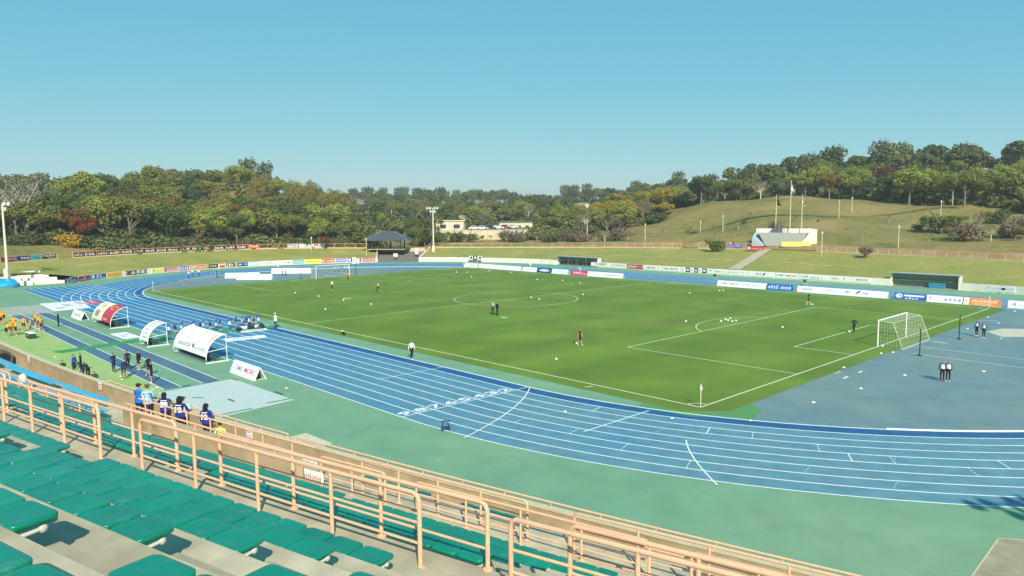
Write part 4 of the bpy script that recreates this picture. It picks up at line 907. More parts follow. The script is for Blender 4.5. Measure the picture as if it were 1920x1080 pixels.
# ---- footballs, cones, small things on the ground
bm_ = bmesh.new(); bmesh.ops.create_icosphere(bm_, subdivisions=2, radius=.118); BALL = bpy.data.meshes.new('ball_shell')
M_BALL = mat('ball_white', 'f4f2e6', .45, .05, 6.)
BALL.materials.append(M_BALL); BALL.materials.append(flat('3a3f45'))
ico = bmesh.new(); bmesh.ops.create_icosphere(ico, subdivisions=1, radius=1); pv = [v.co.normalized() for v in ico.verts][:12]
for f in bm_.faces:
    f.smooth = True; c = f.calc_center_median().normalized()
    if max(c.dot(q) for q in pv) > .972: f.material_index = 1
bm_.to_mesh(BALL)
BP = [((35.426, -29.391, 0), 'white ball near the near touchline'), ((31.2, -2.938, 0), 'white ball left of the penalty arc'), ((15.194, 22.718, 0), 'lone ball near the far touchline'), ((16.737, 28.852, 0), 'left ball of a pair near the far boards'), ((16.755, 29.951, 0), 'right ball of a pair near the far boards'),
 ((33.987, 0.011, 0), 'lowest left ball of the cluster in the penalty arc'), ((33.688, 1.463, -0), 'second ball of the cluster in the penalty arc'), ((34.236, 1.112, 0), 'third ball of the cluster in the penalty arc'), ((33.65, 2.612, -0), 'topmost ball of the cluster in the penalty arc'), ((35.012, 0.707, 0), 'fifth ball of the cluster in the penalty arc'), ((35.109, 1.37, 0), 'rightmost ball of the cluster in the penalty arc'),
 ((4.344, 10.14, 0), 'ball just right of the centre circle'), ((1.5, 1.728, 0), 'upper ball inside the centre circle'), ((3.761, 1.105, 0), 'lower ball inside the centre circle'), ((-7.566, 23.225, 0), 'ball below the crimson board'), ((-18.208, 23.295, 0), 'small ball near the far boards'), ((-9.209, -19.153, 0), 'ball in the left half'), ((-9.073, -26.362, 0), 'ball near the left touchline'), ((-30.813, -19.381, 0), 'ball left of the white shirted player'), ((-23.593, -19.273, 0), 'ball near the yellow shirted player'), ((-16.507, -19.186, 0), 'ball below the row of discs'), ((-32.311, 19.029, -0), 'ball at the far left corner'), ((-41.367, 25.593, -0), 'ball on the far touchline at the left'), ((34.84, 21.874, 0), 'ball at the feet of the black clad player'), ((47.418, 2.509, 0), 'ball at the feet of the running player'), ((41.084, 0.597, 0), 'ball left of the running player'), ((52.888, -3.639, 0), 'orange tinted ball at the foot of the goal post'), ((31.59, -22.383, 0), 'ball at the feet of the walking player'), ((-13.637, 25.259, -0), 'ball near the navy board'), ((-40.505, 31.073, -0), 'ball under the long white boards'), ((-33.886, 31.32, 0), 'second ball under the long white boards'), ((-23.134, -8.504, 0), 'ball at the feet of the yellow shirted player')]
for p, lb in BP:
    o = link('football', BALL); o.location = (p[0], p[1], .13); o.rotation_euler = (random.random()*6, random.random()*6, 0); tag(o, lb, 'ball', 'footballs on the pitch')
o.parent = None
disc = MB(); prof_ = [(.02, .075), (.06, .075), (.15, .012), (.155, 0)]; n_ = 12; vs_ = [(a*math.cos(2*PI*k/n_), a*math.sin(2*PI*k/n_), b) for a, b in prof_ for k in range(n_)]
disc.add(vs_, [(i*n_+k, i*n_+(k+1) % n_, (i+1)*n_+(k+1) % n_, (i+1)*n_+k) for i in range(3) for k in range(n_)], 0, True); DISC = disc.mesh('marker_disc', M_WHITE)
dl = 0
for i, p in enumerate(((57.133, -27.687, 0), (57.839, -21.558, 0), (58.523, -14.821, 0), (62.417, -9.119, 0), (55.491, 32.957, 0), (54.536, 24.939, 0), (56.625, 20.544, 0), (55.389, 13.585, 0), (54.529, -5.693, 0), (53.974, -6.933, 0), (54.066, -15.222, 0), (46.957, -40.973, 0), (52.679, -37.511, 0), (56.31, -34.547, 0), (-59.753, -26.349, -0), (-59.729, -20.824, 0), (-56.492, -12.07, 0), (-53.128, -11.968, 0), (-18.834, -17.703, 0), (-18.962, -17.353, 0), (-18.54, -17.241, 0), (-18.18, -17.093, 0), (12.832, -14.77, 0), (13.353, -14.901, 0), (13.376, -14.567, 0), (28.189, -50.663, 0), (2.179, -59.923, -0), (21.154, -57.39, 0), (21.631, -57.841, 0), (15.085, -58.138, 0), (16.413, -58.399, 0), (59.418, 9.145, 0), (-19.512, 24.341, 0), (-17.843, 24.36, 0), (-7.653, 21.191, 0))):
    o = link('marker_disc', DISC); s = .9 if i < 11 else .7; o.location = (p[0], p[1], .02); o.scale = (s, s, s); tag(o, 'small white training disc on the ground', 'cone', 'white training discs')

# ================================================================== FENCE, BANNERS, LAMPS
def fence(s0, s1, label):
    sm = (s0+s1)/2; x, y = perim(sm, foff(sm)); g = thing('park_fence', label, 'fence', (x, y, fz(sm)), 0, 'peach fences on top of the bank'); o = Vector(g.location)
    pt = lambda s, z, d=0: Vector((*perim(s, foff(s)-.15+d), fz(s)+z))-o
    n = max(2, int((s1-s0)/2.2))
    for z, r_ in ((1.2, .045), (.2, .035)): MB().tube([pt(s0+(s1-s0)*k/n, z) for k in range(n+1)], r_, 6).build('rail', M_RAIL, g)
    me = MB().tube([(0, 0, -.1), (0, 0, 1.2)], .045, 6).mesh('post', M_RAIL)
    for k in range(n+1): q = link('post', me, g); q.location = pt(s0+(s1-s0)*k/n, 0)
    mb = MB(); pk = int((s1-s0)/.24)
    for k in range(pk): s = s0+(s1-s0)*(k+.5)/pk; mb.tube([pt(s, .2), pt(s, 1.2)], .012, 3, cap=False)
    b = mb.build('balusters', M_RAIL, g); b['kind'] = 'stuff'
    # concrete foot strip
    mb = MB(); vs = []
    for k in range(n+1):
        s = s0+(s1-s0)*k/n; vs += [pt(s, -.15, -.3), pt(s, .10, -.3), pt(s, .10, .15)]
    mb.add(vs, [(3*k, 3*k+3, 3*k+4, 3*k+1) for k in range(n)]+[(3*k+1, 3*k+4, 3*k+5, 3*k+2) for k in range(n)]); mb.build('foot_kerb', mat('kerb_cream', 'd9c79c', .9, .08, 2.), g)
for a, b, lb in ((-15, 16.1, 'behind the dark banners at the far left'), (18.85, 53.5, 'carrying the long red banner'), (54.55, S_R0-.5, 'left of the ramp'), (S_R1+.8, 148.65, 'right of the ramp'), (153.15, 167.55, 'left of the flag platform'), (181.8, SEND-5, 'right of the flag platform')):
    fence(a, b, 'peach fence on top of the bank, '+lb)
def banner(u0, u1, bg_, items, label, h=.8, z=.28, cat='banner'):
    sm = (u0+u1)/2; x, y = perim(sm, foff(sm)-.24); L = (u1-u0)*(56+foff(sm))/56-.15
    if LA < sm < LA+80: L = (u1-u0)-.15
    g = thing('fence_banner', label, cat, (x, y, fz(sm)+z), ptan(sm), 'banners on the fence')
    mb = MB(); n = 8; vs = []
    for k in range(n+1):
        xx = -L/2+L*k/n; sag = .05*math.sin(PI*k/n)
        for zz in (0, h): vs.append((xx, .02*math.sin(k*2.1+zz), zz-sag))
    mb.add(vs, [(2*k, 2*k+2, 2*k+3, 2*k+1) for k in range(n)]+[(2*k+1, 2*k+3, 2*k+2, 2*k) for k in range(n)]); mb.build('cloth', flat(bg_, .9), g)
    paint_items(g, items, L, h, -.05); return g
us = [19.05, 20.95, 23.4, 25.75, 28.05, 30.4, 32.55, 34.7, 37, 39.25, 41.65, 43.85, 46.05, 48.25, 50.5, 52.75]
for i in range(15):
    banner(us[i], us[i+1], '3a2326', [('r', 'a83238', 0, 1, .80, 1.0, 0), ('g', 'f4efe8', .06, .92, .14, .70, (3, 3, 4, 4, 4, 4, 4, 4, 5, 4, 4, 4, 4, 4, 4)[i])], 'dark red-edged banner with white characters, %s from the left' % nth[i], .95, .22)
banner(52.85, 55.3, 'd8574e', [g_('f6dcd4', 3, .15, .9, .2, .8)], 'salmon red banner at the right end of the dark banners', .9, .25)
banner(60.75, 63.1, 'cfc2cc', [('r', 'b84850', .05, .7, .6, .8, 0), ('s', '7d6a98', .5, .9, .2, .5, 0)], 'grey banner with red and violet marks', .95, .25)
banner(63.2, 66.35, 'f3ece6', [], 'plain white banner left of the ramp', .95, .25)
banner(66.4, 68.6, 'f0dcdc', [('r', 'd03a48', .02, .35, .5, .95, 0), g_('d8485a', 4, .2, .95, .2, .6)], 'white and red banner left of the ramp', .95, .25)
banner(5.1, 8, '7a3a48', [g_('f0b8b8', 5, .3, .98, .25, .75)], 'wine red banner at the left edge', .9, .3)
banner(8.1, 10.85, '39306e', [g_('f2f2f6', 4, .3, .96, .25, .75)], 'dark violet banner right of the left lamp mast', .9, .3)
banner(10.95, 13, '4fb3b4', [g_('246a70', 4, .12, .9, .2, .5), ('r', '246a70', .08, .6, .72, .8, 0)], 'turquoise banner at the left', .95, .25)
banner(13.1, 15.7, '2c2622', [g_('f2eee2', 5, .05, .95, .45, .85), g_('f2eee2', 6, .35, .95, .12, .3)], 'black banner with white characters at the left', .95, .25)
banner(160.35, 164.5, '7d6cc0', [g_('e6dcf4', 6, .1, .92)], 'violet banner on the fence left of the flag platform', .85, .3)

def mast(label, p, h, group='floodlight masts'):
    g = thing('lamp_mast', label, 'lamp mast', p, 0, group); mp = mat('mast_cream', 'ded3b8', .6, .05, 3.)
    MB().tube([(0, 0, -.4), (0, 0, h*.5), (0, 0, h)], [.24, .20, .15], 10).build('pole', mp, g)
    MB().box((0, -.1, .8), (.75, .75, 1.7)).build('base_box', mp, g)
    for z, xs in ((h+.3, (-1.5, -.75, .45, 1.2)), (h-.6, (-.6, .5))):
        MB().tube([(min(xs)-.1, 0, z-.25), (max(xs)+.1, 0, z-.25)], .05, 6).build('crossarm', M_STEEL, g)
        for x in xs:
            mb = MB(); mb.tube([(x, .22, z+.05), (x, -.05, z), (x, -.32, z-.14)], [.10, .27, .33], 10); l = mb.build('floodlight', mat('floodlight_shell', 'e6e8e6', .4, .03, 3.), g)
            mb = MB(); c = Vector((x, -.335, z-.145)); mb.add([(c.x+.29*math.cos(2*PI*k/10), c.y-.13*math.sin(2*PI*k/10)*.3, c.z+.29*math.sin(2*PI*k/10)) for k in range(10)], [tuple(range(10))]); mb.build('lens', flat('c9d2d6', .2), l)
    return g
def ground_at(x, y):
    e = perim_dist(x, y); s = perim_s(x, y); fo = foff(s)
    if e <= 0: return 0.
    if e < fo: return bz(s, e/fo)
    return terr(x, y)
for lb, q, vtop in (('cream floodlight mast on the bank right of the ramp', (93.1, 9.5), 390), ('cream floodlight mast at the left edge of the picture', (-7.4, 6.), 386)):
    x, y = perim(*q); D = math.hypot(x-CAM[0], y-CAM[1]); hz = 399.5 if vtop == 390 else 405
    z0 = ground_at(x, y); ht = CAM[2]+(hz-vtop)/1377*D; m_ = mast(lb, (x, y, z0), ht-z0-.3); m_.rotation_euler[2] = R(47)
sp = (70.471, -38.478, 0); hh = 16.; dd = hh/math.tan(SUN_EL)
g = mast('cream floodlight mast beside the stand at the right, out of the picture', (sp[0]+math.cos(SUN_AZ)*dd, sp[1]+math.sin(SUN_AZ)*dd, 0), hh); g.rotation_euler[2] = R(57)

def park_lamp(label, p, h=4.4):
    g = thing('park_lamp', label, 'lamp post', p, 0, 'lamp posts in the park'); mp = mat('lamp_post_cream', 'd6c79a', .6, .05, 3.)
    MB().tube([(0, 0, -.4), (0, 0, h-.5)], [.11, .08], 8).build('pole', mp, g); MB().tube([(0, 0, h-.5), (0, 0, h-.1)], [.17, .2], 8).build('lamp_shade', mat('lamp_glass_white', 'e9e4d2', .3, .03, 3.), g); MB().tube([(0, 0, h-.1), (0, 0, h+.05)], [.24, .08], 8).build('cap', mp, g)
for lb, p, h in (('on the hill left of the flag platform', (-26.058, 102.656, 0), 4.5), ('tallest in view, on the open meadow at the right', (23.137, 87.861, 0), 4.6), ('on the meadow behind the flag platform', (-3.227, 121.757, 0), 4.5), ('at the foot of the right wood', (-5.896, 136.855, 0), 4.4), ('just right of the flag platform', (11.087, 78.955, 0), 4.8), ('behind the long far fence', (-43.284, 91.396, 0), 4.8), ('at the edge of the right wood', (16.241, 138.078, 0), 4.0), ('high on the right meadow', (15.979, 148.396, 0), 4.0), ('behind the dark banners on the left bend', (-119.5, -16.296, 0), 3.6), ('behind the plain white banner', (-103.206, 22.974, 0), 3.8), ('left of the pavilion', (-90.786, 32.256, 0), 4.6), ('on the slope left of the flag platform', (-40.562, 114.924, 0), 3.4)):
    park_lamp('cream park lamp post '+lb, (p[0], p[1], ground_at(p[0], p[1])), h)
# concrete poles in the middle distance
for i, (u, zt) in enumerate(((692, 0), (734, 0), (761, 0), (795, 0), (1101, 0))): pass
for p, h, lb in (((-199.568, 103.447, 0), 7., 'leftmost'), ((-198.32, 114.355, 0), 6.5, 'second'), ((-194.659, 119.583, 0), 6.5, 'third'), ((-193.875, 129.109, 0), 6., 'fourth'), ((-59.657, 86.125, 0), 6.5, 'rightmost, near the far fence')):
    g = thing('utility_pole', 'pale concrete utility pole behind the arena, %s' % lb, 'pole', (p[0], p[1], terr(p[0], p[1])), 0, 'utility poles'); MB().tube([(0, 0, -.3), (0, 0, h)], [.17, .11], 8).build('pole', flat('cfc6b4'), g); MB().box((0, 0, h-.5), (1.2, .1, .1)).build('crossarm', flat('b9b2a4'), g)

# ---- pavilion
p = (-92.525, 40.53, 0); z0 = terr(p[0], p[1])-.05
g = thing('pavilion', 'open pavilion with a dark grey hipped roof behind the ramp', 'pavilion', (p[0], p[1], z0), R(43)); a, b, e, ez, rz_ = 6.3, 4.0, 1.7, 2.55, 4.9
mb = MB(); mb.add([(-a, -b, ez), (a, -b, ez), (a, b, ez), (-a, b, ez), (-e, 0, rz_), (e, 0, rz_), (-a, -b, ez-.16), (a, -b, ez-.16), (a, b, ez-.16), (-a, b, ez-.16)], [(0, 1, 5, 4), (2, 3, 4, 5), (1, 2, 5), (3, 0, 4), (0, 6, 7, 1), (1, 7, 8, 2), (2, 8, 9, 3), (3, 9, 6, 0), (6, 9, 8, 7)]); roof = mb.build('roof', mat('roof_slate', '4b5256', .7, .08, 2.), g)
for s in (-1, 1): MB().tube([(s*a, -b, ez+.03), (s*e, 0, rz_+.03)], .08, 6).build('hip_ridge', flat('868c8e'), roof)
for x in (-a*.62, 0, a*.62):
    for y in (-b*.7, b*.7):
        if x == 0 and y < 0: continue
        MB().box((x, y, ez/2-.1), (.28, .28, ez+.1)).build('column', flat('3a2e2a'), g)
MB().box((0, 0, .02), (2*a*.8, 2*b*.85, .14)).build('floor', M_CONC, g)
MB().box((.2, b*.6, .45), (7, .4, .12)).build('bench', flat('4d3830'), g)
for lb, u, sz in (('small cream cabinet under the pavilion', (-84.06, 36.96, 0), (1.1, .6, .75)), ('white cabinet at the right of the pavilion', (-83.239, 43.275, 0), (.9, .6, 1.5)), ('white stacked boxes on the bank left of the ramp', (-84.81, 24.842, 0), (.9, .7, 1.6)), ('pale stacked boxes on the bank edge left of the ramp', (-85.243, 26.043, 0), (1.0, .7, 1.2))):
    g = thing('cabinet', lb, 'cabinet', (u[0], u[1], ground_at(u[0], u[1])+.02), R(45)); MB().box((0, 0, sz[2]/2), sz).build('body', flat('efe4cf'), g); MB().box((0, 0, sz[2]+.03), (sz[0]+.06, sz[1]+.06, .06)).build('lid', flat('d9cdb8'), g); MB().box((0, -sz[1]/2-.01, sz[2]*.5), (sz[0]*.7, .03, sz[2]*.12)).build('handle', flat('8f8a80'), g)

# ---- flag platform
p = (-1.064, 87.679, 0); z0 = ground_at(p[0], p[1])-.1; g = thing('flag_platform', 'white concrete flag platform with slanting side walls on the bank', 'platform', (p[0], p[1], z0), R(26)); mg = mat('platform_grey', 'aeb2ac', .85, .05, 1.); k_ = 1.0
mb = MB(); mb.hexa([(-4.4, -.6, 0), (2.8, -.6, 0), (2.8, .6, 0), (-4.4, .6, 0), (-6.0, -1.2, 3.1), (4.6, -1.2, 3.1), (4.6, .8, 3.1), (-6.0, .8, 3.1)]); mb.build('prow', mg, g)
mb = MB(); mb.hexa([(2.6, -.9, 0), (6.6, -.9, 0), (6.6, 1.2, 0), (2.6, 1.2, 0), (5.6, -.9, 3.9), (6.6, -.9, 3.9), (6.6, 1.2, 3.9), (5.6, 1.2, 3.9)]); mb.build('side_wall', M_WHITEC, g)
mb = MB(); mb.hexa([(-7.4, -.9, 0), (-4.6, -.9, 0), (-4.6, 1.0, 0), (-7.4, 1.0, 0), (-7.4, -.9, 1.6), (-6.6, -.9, 1.6), (-6.2, 1.0, 3.0), (-7.0, 1.0, 3.0)]); mb.build('side_wall', mat('platform_blue_grey', '9fb4b4', .85, .05, 1.), g)
MB().box((-.4, 2.2, 2.0), (12.4, .3, 4.0)).build('back_wall', M_WHITEC, g); MB().box((-.4, .8, 2.95), (10.5, 2.5, .2)).build('deck', mg, g)
MB().box((2.2, -2.2, .55), (6.2, .25, 1.1)).build('front_panel', mat('panel_pale_yellow', 'ece07a', .8, .05, 1.), g)
mb = MB(); glyphs(mb, RND, 9, 0, .42, 3.6, .16, -2.34); mb.build('lettering', flat('b9a94a'), g)
mb = MB(); mb.tube([(-1.6, .3, 3.05), (-1.6, .3, 5.2)], .5, 8); c_ = mb.build('cauldron_stand', flat('5c5f5a'), g)
for k in range(5): MB().box((-1.2, .3, 3.3+.42*k), (2.3, 1.1, .09)).build('louvre', flat('8a8d86'), g)
for nm, x, hp, fl in (('left', -2.3, 8.6, '5d4a44'), ('middle', .8, 11.9, 'f4f4f4'), ('right', 3.3, 8.7, 'd9dcd8')):
    q = Matrix.Rotation(R(26), 3, 'Z') @ Vector((x, 1.3, 0))
    f = thing('flagpole', 'cream flagpole on the flag platform, %s one' % nm, 'flagpole', (p[0]+q.x, p[1]+q.y, z0+3.06), R(26), 'flagpoles on the platform')
    MB().tube([(0, 0, 0), (0, 0, hp)], [.11, .06], 8).build('pole', mat('flagpole_cream', 'e6d49a', .5, .04, 3.), f); MB().sphere((0, 0, hp), .12, 8, 6).build('finial', MATS['flagpole_cream'], f)
    mb = MB(); hgt_ = 3.0 if nm == 'middle' else 2.0; n = 9; vs = []
    for i in range(n+1):
        t = i/n; w_ = .15+.95*t**1.3 if nm != 'right' else .1+.35*t
        for j in range(4): vs.append((.06+w_*j/3, .12*math.sin(j*2+t*4), hp-.15-hgt_*t-.15*j*t))
    fs = [(i*4+j, i*4+j+1, i*4+j+5, i*4+j+4) for i in range(n) for j in range(3)]; mb.add(vs, fs+[q_[::-1] for q_ in fs], 0, True); mb.build('flag', flat(fl, .9), f)
p = (-4.633, 80.26, 0); g = thing('low_sign', 'red board with a white disc leaning on the bank left of the flag platform', 'sign', (p[0], p[1], ground_at(p[0], p[1])+.1), R(20)); MB().box((0, 0, .55), (3.6, .12, 1.1)).build('panel', flat('b8343c'), g); paint_items(g, [('e', 'f2e2e0', .04, .2, .3, .8, 0), g_('e8b4b4', 8, .26, .95, .3, .6)], 3.6, 1.1, -.08); MB().box((.4, -.2, .03), (4.6, .8, .12)).build('plinth', flat('8c6a52'), g)
# white terrace steps at the far end of the stand
def terrace(label, pts, h):
    c = pts[0]; g = thing('terrace_block', label, 'terrace', (c[0], c[1], 0)); n = 4
    P0, P1, P2, P3 = [Vector((q[0]-c[0], q[1]-c[1], 0)) for q in pts]
    for k in range(n):
        a = P0.lerp(P3, k/n); b = P1.lerp(P2, k/n); mb = MB(); mb.hexa([a, b, P2, P3]+[v+Vector((0, 0, h*(k+1)/n)) for v in (a, b, P2, P3)]); mb.build('tier', M_WHITEC, g)
a, b, c, d = [Vector(q) for q in ((-80.71, -40.604, 0), (-80.458, -45.243, -0), (-80.455, -45.917, -0), (-82.928, -55.332, -0))]; nv = Vector((-.80, -.60, 0))
terrace('white stepped terrace left of the navy board', [b, a, a+nv*7, b+nv*7], 2.3)
terrace('white stepped terrace at the left edge of the picture', [d, c, c+nv*10, d+nv*10], 3.2)
p = (-82.712, -49.981, 0); g = thing('tarpaulin', 'bright blue tarpaulin heap at the foot of the white terrace', 'tarpaulin', (p[0], p[1], 0)); mb = MB(); mb.sphere((0, 0, 0), 3.3, 18, 10, sc=(1, .8, .42)); o = mb.build('cover', flat('1fa0dc', .5), g)
for v in o.data.vertices: v.co.z = max(0, v.co.z+.12*math.sin(v.co.x*3)*math.cos(v.co.y*4)); 
MB().tube([(.6, 0, 1.2), (.6, 0, 4.2)], .05, 6).build('prop', flat('9a9a90'), g)
# lap counter boards on the far wall
for i, (u, dk) in enumerate(((105.45, 'f0ead6'), (106.6, '3b4038'), (107.95, 'efe9d8'))):
    x, y = perim(u, -1.2); g = thing('lap_board', ('pale', 'black', 'tall pale')[i]+' lap counter board by the low wall left of the seated shelter', 'board', (x, y, 0), ptan(u), 'lap counter boards'); MB().box((0, 0, 1.15), (1.0, .25, 1.0)).build('panel', flat(dk), g)
    for s in (-1, 1): MB().tube([(s*.4, 0, 0), (s*.4, 0, .7)], .035, 6).build('leg', M_STEEL, g)
    MB().box((.1, -.14, 1.2), (.5, .03, .6)).build('figure', flat('2a2c28' if i != 1 else 'dcdccc'), g)

# ================================================================== PEOPLE
def body_mesh(pose):
    """one continuous skinned figure, 1.72 m tall, facing +y"""
    J = {'pel': (0, 0, .95), 'spi': (0, 0, 1.12), 'che': (0, .01, 1.30), 'nkb': (0, 0, 1.43), 'nk': (0, .01, 1.50), 'hd1': (0, .025, 1.57), 'hd2': (0, .02, 1.65)}
    Rd = {'pel': (.135, .10), 'spi': (.125, .09), 'che': (.155, .105), 'nkb': (.075, .065), 'nk': (.05, .052), 'hd1': (.072, .088), 'hd2': (.075, .092)}
    for s, n in ((1, 'L'), (-1, 'R')):
        J.update({'sh'+n: (s*.175, 0, 1.38), 'el'+n: (s*.225, -.02, 1.10), 'wr'+n: (s*.235, .05, .86), 'ha'+n: (s*.235, .065, .79),
                  'hi'+n: (s*.09, 0, .90), 'kn'+n: (s*.10, .02, .50), 'an'+n: (s*.10, -.02, .085), 'to'+n: (s*.115, .13, .035)})
        Rd.update({'sh'+n: (.062, .062), 'el'+n: (.043, .043), 'wr'+n: (.029, .029), 'ha'+n: (.036, .022), 'hi'+n: (.092, .092), 'kn'+n: (.058, .058), 'an'+n: (.042, .046), 'to'+n: (.04, .03)})
    P_ = J
    if pose == 'walk':
        P_['knL'] = (.10, .17, .53); P_['anL'] = (.10, .22, .10); P_['toL'] = (.10, .36, .07); P_['knR'] = (-.10, -.02, .50); P_['anR'] = (-.10, -.24, .12); P_['toR'] = (-.11, -.12, .035)
        P_['elL'] = (.23, -.12, 1.12); P_['wrL'] = (.22, -.10, .88); P_['haL'] = (.22, -.08, .81); P_['elR'] = (-.23, .06, 1.12); P_['wrR'] = (-.21, .24, .95); P_['haR'] = (-.20, .29, .89)
    if pose == 'run':
        P_['knL'] = (.10, .30, .66); P_['anL'] = (.10, .18, .28); P_['toL'] = (.10, .31, .22); P_['knR'] = (-.10, -.05, .50); P_['anR'] = (-.10, -.28, .20); P_['toR'] = (-.11, -.22, .06)
        P_['elL'] = (.26, -.20, 1.18); P_['wrL'] = (.24, .00, 1.05); P_['haL'] = (.23, .07, 1.06); P_['elR'] = (-.26, .12, 1.14); P_['wrR'] = (-.20, .30, 1.22); P_['haR'] = (-.19, .36, 1.25)
    if pose == 'fold':
        for s, n in ((1, 'L'), (-1, 'R')):
            P_['el'+n] = (s*.25, .06, 1.12); P_['wr'+n] = (s*.06, .20, 1.16); P_['ha'+n] = (-s*.02, .22, 1.17)
    if pose == 'lean':                                   # hands on a wall or phone in front
        for s, n in ((1, 'L'), (-1, 'R')):
            P_['el'+n] = (s*.25, .12, 1.14); P_['wr'+n] = (s*.16, .34, 1.16); P_['ha'+n] = (s*.14, .41, 1.17)
    if pose == 'bend':
        for k in ('spi', 'che', 'nkb', 'nk', 'hd1', 'hd2'):
            x, y, z = P_[k]; a = R(42); dz = z-.95; P_[k] = (x, y+dz*math.sin(a), .95+dz*math.cos(a))
        for s, n in ((1, 'L'), (-1, 'R')): P_['sh'+n] = (s*.175, .30, 1.27); P_['el'+n] = (s*.22, .38, 1.0); P_['wr'+n] = (s*.16, .52, .82); P_['ha'+n] = (s*.14, .56, .76)
    if pose == 'sit':
        dz = .93-.16
        for k in ('pel', 'spi', 'che', 'nkb', 'nk', 'hd1', 'hd2'):
            x, y, z = P_[k]; P_[k] = (x, y+.16*(z-.95), z-dz)
        for s, n in ((1, 'L'), (-1, 'R')):
            P_['sh'+n] = (s*.175, .07, 1.38-dz); P_['el'+n] = (s*.26, .14, 1.14-dz); P_['wr'+n] = (s*.14, .34, 1.12-dz); P_['ha'+n] = (s*.10, .39, 1.14-dz)
            P_['hi'+n] = (s*.10, .03, .15); P_['kn'+n] = (s*.15, .38, .46); P_['an'+n] = (s*.12, .52, .09); P_['to'+n] = (s*.13, .66, .04)
    E = [('pel', 'spi'), ('spi', 'che'), ('che', 'nkb'), ('nkb', 'nk'), ('nk', 'hd1'), ('hd1', 'hd2')]
    for n in 'LR': E += [('che', 'sh'+n), ('sh'+n, 'el'+n), ('el'+n, 'wr'+n), ('wr'+n, 'ha'+n), ('pel', 'hi'+n), ('hi'+n, 'kn'+n), ('kn'+n, 'an'+n), ('an'+n, 'to'+n)]
    names = list(P_); idx = {k: i for i, k in enumerate(names)}
    me = bpy.data.meshes.new('figure'); me.from_pydata([P_[k] for k in names], [(idx[a], idx[b]) for a, b in E], [])
    o = bpy.data.objects.new('figure', me); COL.objects.link(o)
    sk = o.modifiers.new('skin', 'SKIN'); sk.use_smooth_shade = True
    for i, k in enumerate(names): me.skin_vertices[0].data[i].radius = Rd[k]; me.skin_vertices[0].data[i].use_root = (k == 'pel')
    ss = o.modifiers.new('sub', 'SUBSURF'); ss.levels = 1; ss.render_levels = 1
    bpy.context.view_layer.update()
    out = bpy.data.meshes.new_from_object(o.evaluated_get(bpy.context.evaluated_depsgraph_get())); bpy.data.objects.remove(o)
    mb = MB(); mb.v = [tuple(v.co) for v in out.vertices]; V = {k: Vector(P_[k]) for k in names}
    hd = (V['hd1']+V['hd2'])/2; fwd = Vector((0, 1, 0)); upv = (V['hd2']-V['nk']).normalized()
    for pl_ in out.polygons:
        c = Vector((0, 0, 0))
        for i in pl_.vertices: c += Vector(mb.v[i])
        c /= len(pl_.vertices); best = None
        for a, b in E:
            A, B = V[a], V[b]; t = max(0, min(1, (c-A).dot(B-A)/(B-A).length_squared)); d = (c-A.lerp(B, t)).length-(Rd[a][0]*(1-t)+Rd[b][0]*t)*.6
            if best is None or d < best[0]: best = (d, a, b, t)
        _, a, b, t = best; k = 1
        if b in ('hd1', 'hd2') or b == 'nk': 
            k = 0; q = c-hd
            if q.dot(upv) > .03 or (q.y < .045 and q.dot(upv) > -.055): k = 6
        elif b[:2] == 'el': k = 1 if t < .62 else 2
        elif b[:2] == 'wr': k = 2
        elif b[:2] == 'ha': k = 0
        elif b[:2] == 'hi': k = 3
        elif b[:2] == 'kn': k = 3 if t < .8 else 4
        elif b[:2] == 'an': k = 4
        elif b[:2] == 'to': k = 5
        elif a == 'pel': k = 3 if t < .3 else 1
        mb.f.append(tuple(pl_.vertices)); mb.m.append(k); mb.sm.append(True)
    bpy.data.meshes.remove(out)
    # face
    f0 = hd+Vector((0, .085, 0))
    mb.add([f0+Vector((-.012, 0, -.03)), f0+Vector((.012, 0, -.03)), f0+Vector((0, .03, -.028)), f0+Vector((0, .004, .015))], [(0, 1, 2), (1, 3, 2), (0, 2, 3)], 0)
    for s in (-1, 1): mb.box(f0+Vector((s*.032, .004, .012)), (.022, .012, .011), 6); mb.box(hd+Vector((s*.082, .0, -.005)), (.018, .035, .055), 0)
    mb.box(f0+Vector((0, .002, -.055)), (.045, .012, .010), 6)
    for s, n in ((1, 'L'), (-1, 'R')):                    # four fingers and a thumb
        h, w = V['ha'+n], V['wr'+n]; d = (h-w).normalized(); sd_ = d.cross(Vector((0, 1, .3))).normalized(); nn = sd_.cross(d)
        for k in range(4):
            b0 = h+sd_*(.022*(k-1.5)*1.1); ln = (.07, .082, .078, .06)[k]; mb.tube([b0, b0+d*ln*.5+nn*.006, b0+d*ln+nn*.022], [.0095, .009, .007], 5, 0)
        b0 = w.lerp(h, .5)+sd_*.03*s; mb.tube([b0, b0+sd_*.03*s+d*.03, b0+sd_*.035*s+d*.065], [.011, .010, .008], 5, 0)
    zmin = min(v[2] for v in mb.v); mb.v = [(a, b, c-zmin) for a, b, c in mb.v]
    return mb
SKIN = flat('c48f6c'); BODY = {}
for ps in ('stand', 'walk', 'run', 'fold', 'lean', 'bend', 'sit'): BODY[ps] = body_mesh(ps).mesh('body_'+ps, [SKIN]*7)
